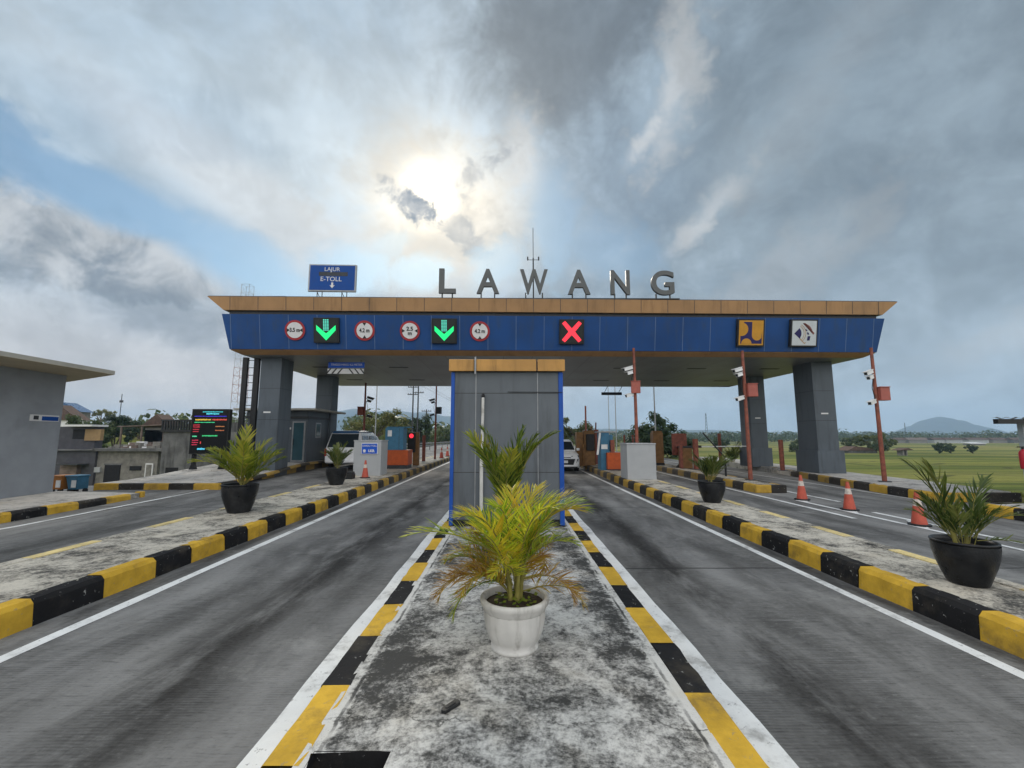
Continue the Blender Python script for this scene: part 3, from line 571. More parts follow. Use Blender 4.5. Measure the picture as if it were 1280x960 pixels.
e2 = onband('emblem_sign', 'square white emblem board with a diamond road figure, rightmost on the canopy', 'emblem', 12.02)
b = MB(); b.box(-.56,.56,-.12,.03,-.56,.56); b.build('housing', BLACK, e2, .01); b = MB(); b.box(-.5,.5,-.128,-.117,-.5,.5); b.build('face', EMB_W, e2)
y_ = -.129; b = MB(); b.prism([(-.42,y_,-.02),(-.21,y_,.20)]+arc(-.42,-.02,.30,46,-42,10,y_)[1:]+[(-.17,y_,-.24)], (0,-.004,0)); b.build('blue_wedge', EMB_N, e2)
b = MB(); b.prism([(-.08,y_,.40),(.02,y_,.41),(.42,y_,.0),(.37,y_,-.06)]+arc(-.08,-.02,.42,0,80,12,y_), (0,-.004,0)); b.build('dark_edge', EMB_R, e2)
b = MB()
for (xa, za, xb, zb_, w_) in ((.05,.16,.10,.08,.03),(.13,.03,.17,-.06,.035),(.20,-.12,.17,-.30,.055)): b.prism([(xa-w_,y_,za),(xa+w_,y_,za),(xb+w_,y_,zb_),(xb-w_,y_,zb_)], (0,-.004,0))
b.build('road_dashes', EMB_N, e2)
b = MB()
for r0 in (.36,.43):
    o_ = arc(-.36,-.02,r0,58,-48,14,y_); i_ = arc(-.36,-.02,r0-.022,58,-48,14,y_)
    for k in range(14): b.prism([o_[k], o_[k+1], i_[k+1], i_[k]], (0,-.004,0))
b.prism([(-.20,y_,-.24),(.02,y_,-.44),(.10,y_,-.36),(.04,y_,-.38),(.0,y_,-.38),(-.16,y_,-.22)], (0,-.004,0)); b.build('road_edges', mat('emblem_gold', (.42,.27,.14), .5), e2)
hs = thing('height_warning_sign', 'hanging blue sign with a white chevron strip under the canopy', 'sign', (-7.0,18.35,0), R(1.14))
b = MB(); b.box(-.78,.76,-.03,.0,4.74,4.98); b.build('panel', SIGN_BLUE2, hs); text('TINGGI MAKS 4,2 METER', 'lettering', SIGN_WHITE, hs, .125, (0,-.036,4.87), sx=.98)
b = MB(); b.box(-.8,.74,-.04,.0,4.48,4.70, 0)
for s_ in (-1,1):
    for k in range(3): xx = s_*(.12+.24*k)-.03; b.prism([(xx,-.043,4.70),(xx+s_*.06,-.043,4.70),(xx+s_*.24,-.043,4.48),(xx+s_*.17,-.043,4.48)], (0,-.003,0), 1)
b.build('chevron_strip', [SIGN_WHITE, INK], hs); b = MB()
for q in (-.6,.6): b.tube([(q,0,4.98),(q,0,5.09)], .012, 6)
b.build('hanger', DKMETAL, hs)

# ------------------------------------------------------------------ central end wall of the booth island
ew = thing('booth_end_wall', 'tall grey clad wall with blue edges and ochre cap on the central island', 'wall', (-.035,8,.2))
b = MB(); b.box(-.985,.945,0,1.15,.12,2.80); 
for z_ in (.95,2.40): b.box(-.986,.946,-.002,.2,z_,z_+.012,1)
for x_ in (-.60,.55): b.box(x_,x_+.014,-.003,.1,.12,2.80,2)
b.build('body', [PANEL_GREY, DKMETAL, STEEL], ew)
for s_, xa, xb in ((-1,-1.055,-.987),(1,.947,1.03)): b = MB(); b.box(xa,xb,-.02,1.2,.02,2.80); b.build('blue_edge', BLUE_EDGE, ew, .008)
b = MB(); b.box(-1.05,1.02,.03,1.14,0,.12); b.build('plinth', BLACK, ew)
b = MB()
for xa, xb in ((-1.09,-.625),(-.585,.53),(.555,1.06)): b.box(xa,xb,-.10,1.3,2.81,3.03)
b.box(-1.05,1.02,-.06,1.25,2.805,3.0,1); b.build('cap', [GOLD_CAP, DKMETAL], ew, .006)
b = MB(); b.tube([(-.47,-.06,.02),(-.475,-.06,1.1),(-.46,-.06,1.9),(-.455,-.06,2.32)], [.032,.032,.026,.026], 10); b.tube([(-.455,-.06,2.32),(-.455,-.03,2.37),(-.455,.02,2.37)], .03, 8, 1); b.build('conduit_pipe', [PVC, BLACK], ew)
b = MB(); b.tube([(-.60,-.115,2.75),(-.60,-.115,3.07)], .018, 8); b.build('cable_riser', STEEL, ew)
b = MB(); b.tube([(.0,-.012,2.43),(1.02,-.03,2.42)], .006, 5); b.build('cable', BLACK, ew)

# ------------------------------------------------------------------ palms in pots
def frond(L, n, ll, wd, curve, rng, mats, fold=.5, wild=.2, gap=.14, sway=0., spr=62):
    """one pinnate frond starting at the origin along +x/+z, tip bending down"""
    b = MB(); pts = []; x = z = y = 0; a = 0
    N = 14
    for i in range(N+1):
        pts.append(Vector((x, y, z))); u = i/N; ang = -curve*u*u; x += L/N*math.cos(ang); z += L/N*math.sin(ang); y += sway*L/N*u
    b.tube(pts, [.0105*(1-.8*i/N)*(L/.9) for i in range(N+1)], 5, 1)
    for k in range(n):
        u = gap+(1-gap)*(k+.5)/n; i = min(N-1, int(u*N)); f = u*N-i; p0 = pts[i].lerp(pts[i+1], f); d = (pts[i+1]-pts[i]).normalized(); up = Vector((-d.z, 0, d.x))
        for s_ in (-1,1):
            if rng.random() < .06: continue
            l = ll*(math.sin(math.pi*min(1, .18+.80*u))**.7)*rng.uniform(.75,1.1)
            spread = R(spr-34*u+rng.uniform(-12,12)); side = Vector((0, s_, 0))
            dr = (d*math.cos(spread)+side*math.sin(spread)+up*(fold*math.sin(spread)+rng.uniform(-wild, wild))).normalized()
            ws = dr.cross(up).normalized(); w0 = wd*rng.uniform(.7,1.15); sag = Vector((0,0,-1))*l*rng.uniform(.05,.32); tw = up*rng.uniform(-.5,.5)
            ws = (ws+tw).normalized()
            q = [p0, p0+dr*l*.35+sag*.1, p0+dr*l*.7+sag*.42, p0+dr*l+sag]
            vs = [q[0]-ws*w0*.25, q[0]+ws*w0*.25, q[1]-ws*w0*.5, q[1]+ws*w0*.5, q[2]-ws*w0*.38, q[2]+ws*w0*.38, q[3]]
            b.add(vs, [(0,1,3,2),(2,3,5,4),(4,5,6)], 0)
    me = b.build('frond', mats); C.objects.unlink(me); return me
def potted(name, label, loc, potb, soilz, soilr, fr, stems, group='potted palms along the toll islands', extra=None):
    o = thing(name, label, 'potted plant', loc, 0, group)
    potb(o); b = MB(); n = 24
    b.add([(0,0,soilz+.03)]+[(soilr*math.cos(2*math.pi*i/n), soilr*math.sin(2*math.pi*i/n), soilz) for i in range(n)], [(0, 1+i, 1+(i+1) % n) for i in range(n)], 0, True); b.build('soil', SOIL, o)
    for (bx, by, h_, lean, az_) in stems:
        b = MB(); b.tube([(bx,by,soilz-.02),(bx+lean*.4*math.cos(az_),by+lean*.4*math.sin(az_),soilz+h_*.6),(bx+lean*math.cos(az_),by+lean*math.sin(az_),soilz+h_)], [.022,.018,.012], 7); b.build('stem', STALK, o)
    for (me, base, az_, elv, sc_, roll) in fr:
        f = me.copy(); C.objects.link(f); f.parent = o; f.location = base; f.scale = (sc_,)*3
        f.rotation_euler = (Matrix.Rotation(az_, 3, 'Z') @ Matrix.Rotation(-elv, 3, 'Y') @ Matrix.Rotation(roll, 3, 'X')).to_euler()
    if extra: extra(o)
    return o
rg = random.Random(21)
FY = [frond(.80, 48, .27, .0105, rg.uniform(.8,1.8), rg, [LEAF_Y, STALK], spr=56, sway=rg.uniform(-.2,.2)) for _ in range(6)]
FB = [frond(.66, 46, .23, .010, rg.uniform(1.3,2.4), rg, [LEAF_B, STALK], wild=.45, sway=rg.uniform(-.3,.3)) for _ in range(5)]
FGN = [frond(.62, 28, .22, .016, rg.uniform(.4,1.2), rg, [LEAF_G, STALK], spr=52, sway=rg.uniform(-.2,.2)) for _ in range(5)]
FD = [frond(.6, 20, .25, .019, rg.uniform(.3,1.0), rg, [LEAF_D, STALK], spr=46, sway=rg.uniform(-.2,.2)) for _ in range(5)]
def pot_white(o):
    b = MB(); fl = lambda a, z_: 1+(.018*max(0, math.cos(18*a)) if .05 < z_ < .29 else 0)
    b.lathe([(0,0),(.168,0),(.182,.012),(.182,.03),(.168,.042),(.196,.085),(.219,.145),(.233,.215),(.236,.285)], 72, 0, wob=fl); b.build('pot_body', POT_W, o)
    b = MB(); b.lathe([(.234,.283),(.246,.296),(.25,.315),(.262,.33),(.268,.352),(.265,.372),(.25,.378),(.232,.37),(.226,.33),(.22,.30)], 56); b.build('pot_rim', POT_W, o)
fr = []
for i in range(16):
    a = rg.uniform(0, 2*math.pi); fr.append((rg.choice(FY), (.05*math.cos(a), .05*math.sin(a), .45+rg.uniform(0,.22)), a, R(rg.uniform(30,76)), rg.uniform(.7,1.05), R(rg.uniform(-25,25))))
fr += [(FY[0], (-.02,0,.62), R(180), R(30), 1.12, 0), (FY[1], (.03,.0,.6), R(8), R(64), 1.0, 0), (FY[3], (.0,.02,.6), R(60), R(74), 1.0, 0), (FY[2], (.02,-.02,.55), R(-30), R(50), .8, 0), (FY[3], (0,0,.55), R(-100), R(50), .7, 0), (FY[4], (-.03,0,.62), R(150), R(50), .9, 0), (FY[5], (-.02,-.02,.5), R(200), R(5), .72, 0)]
for i in range(20):
    a = rg.uniform(-.75, math.pi+.75); fr.append((rg.choice(FB), (.06*math.cos(a), .06*math.sin(a), .38+rg.uniform(0,.16)), a, R(rg.uniform(18,60)), rg.uniform(.55,.95), R(rg.uniform(-30,30))))
def weeds(o):
    b = MB(); r2 = random.Random(3)
    for i in range(60):
        a = r2.uniform(0, 6.28); r_ = .17*math.sqrt(r2.random()); q = Vector((r_*math.cos(a), r_*math.sin(a)-.02, .34+r2.uniform(.0,.06))); s_ = r2.uniform(.014,.026); u = Vector((r2.uniform(-1,1), r2.uniform(-1,1), r2.uniform(-.3,.3))).normalized(); v = u.cross(Vector((r2.uniform(-.4,.4), -.4, 1))).normalized()
        b.add([q-u*s_, q+v*s_*.7, q+u*s_, q-v*s_*.7], [(0,1,2,3)])
    b.build('weeds', LEAF_G, o)
potted('potted_palm', 'yellowing palm in a fluted white pot on the central island', (.04,3.53,.2), pot_white, .33, .224, fr, [(.04*math.cos(i*1.3), .04*math.sin(i*1.3), .22, .03, i*1.3) for i in range(6)], extra=weeds)
def pot_black(R_, H_):
    def f(o):
        b = MB(); wv_ = lambda a, z_: 1+.012*math.sin(3*a+z_*9)+(.012*math.sin(9*a+math.sin(z_*30)*2)*math.sin(z_*28) if .05 < z_ < H_*.85 else 0)
        prof_ = [(0,0),(R_*.58,0),(R_*.62,.02)]+[(R_*(.62+.37*math.sin(math.pi/2*k/14)), .02+(H_*.93-.02)*k/14) for k in range(1, 15)]; b.lathe(prof_, 72, wob=wv_); b.build('pot_body', POT_B, o)
        b = MB(); b.lathe([(R_*.985,H_*.95),(R_*1.0,H_*.965),(R_*1.0,H_*.99),(R_*.97,H_),(R_*.92,H_*.985),(R_*.90,H_*.9),(R_*.88,H_*.8)], 48); b.build('pot_rim', POT_B, o)
    return f
def bush(fs, n, z_, e0, e1, s0, s1, seed, spread=.06):
    r2 = random.Random(seed); L = []
    for i in range(n):
        a = i*2.4+r2.uniform(-.5,.5); L.append((r2.choice(fs), (spread*math.cos(a), spread*math.sin(a), z_+r2.uniform(0,.15)), a, R(r2.uniform(e0, e1)), r2.uniform(s0, s1), R(r2.uniform(-25,25))))
    return L
potted('potted_palm', 'tall green palm in a dark pot against the end wall, behind the white pot', (-.02,6.28,.2), pot_black(.26,.42), .36, .23, bush(FGN, 15, .5, 70, 90, 1.2, 2.05, 5)+[(FGN[1], (0,0,.6), R(20), R(78), 1.9, 0), (FGN[2], (0,0,.7), R(170), R(76), 1.8, 0)], [(0,0,.3,.03,0),(.05,.03,.25,.04,2)])
potted('potted_palm', 'broad dark palm in the large black pot nearest the camera, on the right island', (4.90,4.80,.248), pot_black(.275,.45), .38, .24, bush(FD, 18, .40, 52, 82, .6, .95, 6, .08)+[(FD[0], (-.08,0,.5), R(150), R(76), 1.45, 0), (FD[1], (-.06,.02,.5), R(170), R(82), 1.35, 0), (FD[2], (.1,0,.5), R(20), R(76), 1.2, 0), (FD[3], (.1,-.05,.45), R(-20), R(8), .7, 0)], [(-.08,0,.2,.03,2.6),(.06,.03,.2,.03,0)])
potted('potted_palm', 'bushy green palm in a black pot on the left island', (-5.63,9.25,.248), pot_black(.345,.58), .52, .31, bush(FGN, 22, .56, 40, 80, 1.1, 1.75, 9, .08)+[(FGN[3], (0,0,.6), R(10), R(50), 1.7, 0), (FGN[0], (0,0,.6), R(175), R(52), 1.6, 0), (FGN[2], (0,0,.7), R(120), R(75), 1.9, 0)], [(0,0,.25,.05,1),(.05,.03,.3,.05,4)])
potted('potted_palm', 'small palm in a black pot in front of the grey block with the blue sign', (-5.66,14.4,.248), pot_black(.34,.55), .49, .3, bush(FD, 16, .52, 55, 84, .9, 1.4, 12), [(0,0,.25,.05,1)])
potted('potted_palm', 'small palm in a black pot on the nearest right island, beyond the large pot', (4.85,10.55,.248), pot_black(.31,.50), .45, .27, bush(FD, 18, .48, 48, 84, .8, 1.25, 14), [(0,0,.25,.05,1)])
bp = MB(); bp.box(-.19,.19,-.19,.19,0,.2); bp.box(-.17,.17,-.17,.17,.2,.26)
tag(bp.build('planter_box', BLACK, None, .02, (-5.98,16.35,.248)), 'low black planter box behind the small left island palm', 'planter')
# palm shrub on the far verge
ps = thing('verge_palm', 'young palm shrub growing on the verge between two red posts', 'plant', (12.9,25.2,.24))
for k, (me, base, az_, elv, sc_, roll) in enumerate(bush(FD, 14, .05, 40, 85, 1.3, 2.0, 31)):
    f = me.copy(); C.objects.link(f); f.parent = ps; f.location = base; f.scale = (sc_,)*3; f.rotation_euler = (Matrix.Rotation(az_, 3, 'Z') @ Matrix.Rotation(-elv, 3, 'Y')).to_euler()
# litter on the island
lt = MB(); lt.prism([(-.062,-.018,0),(.058,-.02,0),(.068,.012,0),(.05,.026,0),(-.055,.024,0),(-.07,.008,0)], (0,0,.018)); lt.box(-.04,.03,-.008,.01,.018,.022)
tag(lt.build('plastic_scrap', BLACK, None, .004, (-.345,2.77,.205), (0,0,R(50))), 'small black plastic scrap lying on the central island concrete', 'litter')

# ------------------------------------------------------------------ traffic cones
COLLAR = mat('worn_collar', (.52,.47,.42), .6, .25, 12, .05, 0, (.40,.16,.10), 9, .7)
def cone(label, loc, s=1., rz=0):
    o = thing('traffic_cone', label, 'traffic cone', loc, rz, 'traffic cones')
    b = MB(); b.prism([(.19*math.cos(R(a+22.5))*1.06*s, .19*math.sin(R(a+22.5))*1.06*s, 0) for a in range(0, 360, 45)], (0,0,.035*s)); b.build('base', BLACK, o, .008)
    def seg(z0, z1): rr = lambda q: s*(.135-.105*q/.66); return [(rr(z0), .035*s+z0*s), (rr(z1), .035*s+z1*s)]
    b = MB(); b.lathe(seg(0,.36), 28); b.lathe(seg(.50,.66), 28); b.lathe([(s*.03,.695*s),(0,.70*s)], 28); b.build('cone_body', CONE_O, o)
    b = MB(); b.lathe(seg(.36,.50), 28); b.build('reflective_collar', COLLAR, o); return o
cone('orange traffic cone in the road nearest the second right island', (8.4,12.64,.006)); cone('middle one of the three orange cones in the right road', (8.4,10.9,.006), .98, .4); cone('faded orange traffic cone beside the large black pot', (8.38,9.05,.006), .98, .9)
cone('orange traffic cone standing before the grey block with the blue sign', (-5.5,16.75,.248), .95)
for i, (x_, y_) in enumerate(((-4.98,32.0),(-4.98,35.0),(-4.95,38.5))):
    c_ = cone('small dark cone at the far end of the left island', (x_, y_, .05 if y_ > 36 else .248), 1.1); c_['group'] = 'small cones at the far island end'

# ------------------------------------------------------------------ toll equipment, left island
gb = thing('concrete_block', 'grey painted block with a small blue sign on the left island', 'block', (-5.74,17.65,.245))
b = MB(); b.box(-.55,.55,0,.95,0,1.38); b.box(-.57,.57,-.02,.97,1.38,1.42); b.build('body', GREY_BLOCK, gb, .012)
b = MB(); b.box(-.24,.42,-.035,-.005,.86,1.30); b.build('sign_panel', SIGN_WHITE, gb); b = MB(); b.box(-.22,.40,-.04,-.034,.88,1.28); b.build('sign_face', SIGN_BLUE2, gb)
text('GARDU TOLL', 'lettering', SIGN_WHITE, gb, .095, (.09,-.045,1.19)); text('LKR', 'lettering', SIGN_WHITE, gb, .14, (.17,-.045,.99), bold=.006)
b = MB(); disc(b, .055, -.042, 16); b.box(-.16,-.06,-.046,-.042,.93,.95); b.v = [(q[0]-.11 if abs(q[0]) <= .056 and i < 32 else q[0], q[1], q[2]+(1.0 if i < 32 else 0)) for i, q in enumerate(b.v)]; b.build('pictogram', SIGN_WHITE, gb)
gr_ = thing('concrete_block', 'plain grey painted block on the nearest right island', 'block', (4.93,16.0,.245))
b = MB(); b.box(-.62,.44,0,.95,0,1.28); b.box(-.64,.46,-.02,.97,1.28,1.32); b.build('body', GREY_BLOCK, gr_, .012)
def machine(label, loc, mir=1):
    o = thing('toll_machine', label, 'toll machine', loc)
    b = MB(); b.box(-.55,.55,-.1,.8,0,.22); b.build('plinth', DKMETAL, o)
    b = MB(); b.box(-.56,.56,-.12,.85,.22,.95); b.build('orange_base', ORANGE, o, .01)
    b = MB(); b.box(-.34*mir-.28, -.34*mir+.62 if mir > 0 else -.34*mir+.28, 0,.7,.95,2.05); b.box(.06,.075,-.006,.1,.97,2.03,1); b.box(-.55,.6,-.02,.75,2.05,2.1); b.build('cabinet', [CAB_BLUE, DKMETAL], o, .01)
    b = MB(); b.box(-.5,-.3,-.01,-.002,1.62,1.92); b.build('notice', WHITE, o); return o
machine('blue toll machine on an orange base behind the grey block with the sign', (-5.55,21.6,.2))
tl = thing('traffic_light', 'black signal head lit red on a rusty post, beside the blue toll machine', 'traffic light', (-5.28,24.0,.2))
b = MB(); b.box(-.04,.28,.02,.3,0,1.85); b.build('post', OCHRE, tl, .01); b = MB(); b.box(-.3,.1,-.16,.02,.75,1.85); b.build('signal_head', BLACK, tl, .02)
b = MB(); b.prism([(-.1+.12*math.cos(2*math.pi*i/20), -.165, 1.65+.12*math.sin(2*math.pi*i/20)) for i in range(20)], (0,-.01,0)); b.build('lamp', R_EM, tl)
def post(label, loc, h, r=.085, m_=RUST_D, taper=1):
    o = thing('steel_post', label, 'post', loc, 0, 'rusty steel posts')
    b = MB(); b.tube([(0,0,0),(0,0,h)], [r, r*taper], 12); b.build('shaft', m_, o); b = MB(); b.box(-r*1.7,r*1.7,-r*1.7,r*1.7,0,.02); b.build('base_plate', DKMETAL, o); return o
post('short rusty post on the left island just beyond the red signal', (-5.5,28.0,.2), 1.7, .11)
def cctv(label, loc, h, rot=0, cams=True, scale=1., m_=RUST, dark=False, box_m=None, bo=0):
    o = thing('camera_pole', label, 'camera pole', loc, rot, 'camera poles on the islands')
    b = MB(); b.tube([(0,0,0),(0,0,h*.55),(0,0,h)], [.075,.062,.05], 12); b.build('pole', m_, o)
    b = MB(); b.prism([(.2*math.cos(R(a)), .2*math.sin(R(a)), 0) for a in range(0, 360, 60)], (0,0,.025)); b.build('base_plate', DKMETAL, o)
    hb = 3.05*scale; b = MB(); b.box(.05+bo,.40+bo,-.16,-.05 if bo else .1,hb,hb+.46); b.box(.03+bo,.42+bo,-.18,-.04 if bo else .12,hb+.46,hb+.49); b.build('control_box', box_m or RED_BOX, o, .01)
    cm = [BLACK, GLASS] if dark else [WHITE, GLASS]
    for zc, l, dn in ((hb+1.05,.40,.12),(hb+.86,.26,.12),(hb-.02,.34,.06)):
        b = MB(); T = Matrix.Translation((-.08,-.02,zc)) @ Matrix.Rotation(R(200), 4, 'Z') @ Matrix.Rotation(R(16), 4, 'Y'); b.box(.02,l,-.06,.06,-.06,.06,0,T); b.box(.0,l+.07,-.075,.075,.06,.075,0,T); b.box(l,l+.01,-.045,.045,-.045,.045,1,T); b.build('camera', cm, o)
        b = MB(); b.tube([(0,0,zc-.08),(-.1,-.02,zc-.08),(-.14,-.03,zc-.02)], .016, 6); b.build('bracket', DKMETAL, o)
    b = MB(); b.tube([(-.07,-.03,hb+.8),(-.16,-.05,hb+.45),(-.07,-.03,hb+.05)], .012, 6); b.build('cable', BLACK, o); return o
cctv('rusty camera pole with a red box at the far right edge of the verge', (13.07,15.25,.245), 4.75, R(3), scale=.93)
cctv('rusty camera pole with a red box before the right rear column', (8.72,15.85,.248), 4.75, scale=.99)
cctv('rusty camera pole with a red box rising behind the plain grey block', (5.0,17.06,.248), 5.1, R(-4), scale=1.07, bo=-.22)
cctv('dark camera pole beyond the white van on the left', (-8.45,25.2,.25), 4.7, R(180), scale=.92, m_=RUST_D, dark=True, box_m=RUST_D)
cctv('dark camera pole near the far end of the left island', (-5.22,30.6,.2), 5.2, R(-10), scale=1.05, m_=RUST_D, dark=True, box_m=BLACK)

# right island equipment
br_ = thing('barrier_housing', 'brown steel barrier housing with a black signal, behind the white car', 'barrier', (4.45,24.2,.2))
b = MB(); b.box(-.72,-.35,0,.5,0,1.85); b.box(-.32,.32,-.05,.5,0,1.95); b.build('housing', OCHRE, br_, .015)
b = MB(); b.box(-.2,.24,-.2,-.06,.85,1.75); b.build('signal_head', BLACK, br_, .015); b = MB(); b.box(.3,.5,-.1,.4,.1,2.0); b.build('side_panel', RUST_D, br_, .01)
b = MB(); b.tube([(-.38,-.15,0),(-.38,-.15,1.2)], .05, 10); b.build('bollard', OCHRE, br_)
b = MB(); b.tube([(.15,.2,1.9),(.15,.2,2.3)], .03, 8); b.tube([(.4,.2,1.9),(.42,.2,2.4)], .04, 8); b.build('finial', RUST_D, br_)
tm = thing('toll_machine', 'blue toll machine with an orange block, left of the plain grey block', 'toll machine', (4.62,20.6,.2))
b = MB(); b.box(-.30,.1,0,.8,0,1.80); b.box(.1,.3,.1,.7,.9,1.7); b.box(-.42,.42,-.06,.9,1.80,1.86,1); b.build('cabinet', [CAB_BLUE, GREY_BLOCK], tm, .01)
b = MB(); b.box(-.28,.02,-.008,-.002,1.02,1.24); b.build('notice', WHITE, tm); b = MB(); b.box(.14,.32,-.16,0,.3,1.45); b.build('rusty_post', RUST, tm, .01)
b = MB(); b.box(-.06,1.02,-.25,.5,.1,.86); b.build('orange_block', ORANGE, tm, .012); b = MB(); b.box(-.02,1.0,-.22,.45,0,.1); b.build('plinth', DKMETAL, tm)
b = MB(); T = Matrix.Translation((-.42,-.1,1.2)) @ Matrix.Rotation(R(8), 4, 'Y'); b.box(-.05,.05,0,.06,-.45,.6,0,T); b.build('white_lamp', WHITE, tm, .02)
sb = thing('steel_sign_plate', 'dark red steel plate on a pedestal on the second right island', 'plate', (8.75,22.3,.248))
b = MB(); b.box(-.42,.34,-.05,.05,.62,1.72); b.build('plate', RUST_D, sb, .02); b = MB(); b.tube([(-.05,0,.62),(-.05,0,.1)], .05, 8); b.lathe([(.22,0),(.2,.05),(.08,.16),(.05,.2)], 16, c=(-.05,0,0)); b.build('pedestal', BLACK, sb)
op = thing('ochre_pillar', 'square ochre steel pillar right of the plain grey block', 'pillar', (8.35,24.2,.248)); b = MB(); b.box(-.34,.22,0,.5,0,1.78); b.box(-.30,.18,.04,.46,1.78,1.88); b.build('shaft', OCHRE, op, .02); b = MB(); b.box(-.36,.24,-.02,.52,0,.12); b.build('base', BLACK, op)
for q, rr in ((-1.5,.05),(-1.02,.06)):
    o = post('thin rusty post of a pair behind the plain grey block', (8.0+q,24.6,.2), 1.7, rr, RUST); o['group'] = 'pair of thin posts behind the grey block'
bx = thing('barrier_gate', 'brown barrier box with a white boom arm on the second right island', 'barrier', (8.85,21.7,.248))
b = MB(); b.box(-.28,.22,-.1,.45,0,1.0); b.box(-.31,.25,-.13,.48,1.0,1.08,1); b.build('housing', [OCHRE, DKMETAL], bx, .02)
b = MB(); b.box(-.42,-.29,-.2,-.02,0,1.15); b.build('rusty_guard', RUST, bx, .01)
b = MB(); b.tube([(.2,.1,1.06),(1.0,.15,1.06),(3.2,.3,1.08)], [.035,.03,.022], 8); b.build('boom_arm', WHITE, bx)
b = MB(); b.box(.2,.75,.02,.22,1.0,1.12); b.build('counterweight', BLACK, bx)
post('rusty post beside the boom barrier on the second right island', (8.98,21.0,.248), 1.45, .13, RUST); post('tall rusty post on the verge left of the palm shrub', (12.1,25.0,.24), 1.75, .09, RUST); post('leaning red post on the verge between the grey columns', (12.75,20.4,.24), 1.42, .1, RUST)
pr = thing('boom_rest', 'thin dark tilted rod on the second right island', 'rod', (8.6,17.4,.248)); b = MB(); b.tube([(0,0,.6),(.0,0,.75),(-.75,.2,1.72)], .03, 8); b.tube([(0,0,0),(0,0,.62)], .04, 8); b.build('rod', BLACK, pr)
ds = thing('hanging_lane_display', 'thin black display bar hanging behind the canopy over the right lane', 'display', (7.2,30.2,0))
b = MB(); b.box(-.72,.72,0,.1,4.72,4.92); b.build('housing', BLACK, ds, .02); b = MB()
for q in (-.5,.5): b.tube([(q,.05,4.92),(q,-1.0,5.25),(q,-1.6,5.25)], .02, 6)
b.build('bracket', DKMETAL, ds)

# ------------------------------------------------------------------ left booth, ladder, information board
bt = thing('control_booth', 'dark grey toll control booth with a glass door and a flat overhanging roof', 'booth', (0,0,0))
b = MB(); b.box(-12.6,-9.72,20.9,23.9,.45,2.68); b.build('wall', DARK_GREY, bt); b = MB(); b.box(-12.7,-9.66,20.82,23.95,2.68,2.78, 1); b.box(-12.65,-9.70,20.86,23.93,2.78,3.05); b.build('parapet', [DARK_GREY, DKMETAL], bt)
b = MB(); b.box(-13.0,-9.15,20.35,24.2,3.05,3.14); b.build('roof', ROOF_SLAB, bt, .01)
d_ = MB(); d_.box(-10.42,-9.80,20.84,20.9,.62,2.54); dr_ = d_.build('door_frame', STEEL, bt); b = MB(); b.box(-10.35,-9.87,20.825,20.84,.70,2.47); b.build('door_glass', GLASS_T, dr_); b = MB(); b.box(-10.34,-10.32,20.79,20.83,1.4,1.7); b.build('handle', BLACK, dr_)
b = MB(); b.box(-9.72,-9.70,21.75,22.35,1.75,2.5); wf = b.build('window', STEEL, bt); b = MB(); b.box(-9.70,-9.695,21.82,22.28,1.82,2.44); b.build('pane', GLASS_T, wf)
b = MB(); b.box(-10.62,-10.5,20.87,20.9,2.15,2.25); b.build('notice', SIGN_WHITE, bt)
ld = thing('access_ladder', 'tall dark steel ladder against the left front column', 'ladder', (-10.98,18.1,.3))
for xa, xb in ((-.34,-.14),(.14,.36)): b = MB(); b.box(xa,xb,0,.12,0,4.85); b.build('rail', BLACK, ld)
for i in range(15): b = MB(); b.tube([(-.16,.06,.25+.32*i),(.16,.06,.25+.32*i)], .017, 6); b.build('rung', DKMETAL, ld)
lb = thing('information_board', 'black electronic information board with coloured rows on two posts', 'display board', (-12.3,18.0,.36), R(3))
b = MB(); b.box(-.78,.72,-.12,.08,.74,2.58); b.build('housing', BLACK, lb, .01); b = MB(); b.box(-.73,.67,-.126,-.118,.79,2.53); b.build('screen', mat('screen_black', (.008,.009,.010), .4, .2, 30, .05), lb)
rows = [(2.46,(.05,.5,.55),-.35,.45,.05),(2.38,(.1,.75,.9),-.2,.3,.06),(2.28,(.06,.05,.75),-.66,.62,.03),(2.14,(.65,.42,.05),-.62,.0,.07),(2.14,(.6,.08,.05),.05,.62,.07),(2.03,(.05,.6,.25),-.64,.15,.04),(1.92,(.5,.03,.05),-.68,-.42,.05),(1.84,(.5,.03,.05),-.68,-.42,.05),(1.74,(.5,.03,.05),-.68,-.44,.05),(1.65,(.5,.03,.05),-.68,-.46,.05),(1.86,(.4,.15,.05),.2,.55,.05),(1.70,(.4,.12,.05),.2,.55,.05),(1.46,(.1,.7,.35),-.68,-.5,.06),(1.48,(.05,.55,.2),-.3,.3,.06),(1.30,(.55,.03,.08),-.68,-.44,.05),(1.21,(.55,.03,.08),-.68,-.44,.05),(1.12,(.55,.03,.08),-.68,-.48,.05),(1.20,(.6,.05,.05),-.36,-.32,.1),(.95,(.1,.6,.85),-.45,-.15,.09),(.95,(.15,.55,.6),0,.4,.07)]
for i, (z_, cc, xa, xb, hh) in enumerate(rows):
    b = MB(); xx = xa; r2 = random.Random(i)
    while xx < xb: wq = r2.uniform(.025,.06); b.box(xx, min(xb, xx+wq*.8), -.13, -.1265, z_-hh/2*r2.uniform(.5,1), z_+hh/2*r2.uniform(.5,1)); xx += wq
    b.build('text_row', emit('row_led', cc, .9), lb)
for q in (-.62,.5): b = MB(); b.box(q-.06,q+.06,-.07,.05,.1,.76); b.prism([(q-.14,-.08,.1),(q+.14,-.08,.1),(q+.06,-.08,.3),(q-.06,-.08,.3)], (0,.14,0)); b.build('post', BLACK, lb); b = MB(); b.box(q-.26,q+.26,-.28,.26,-.1,.12); b.build('footing', CONC_P, lb, .02)

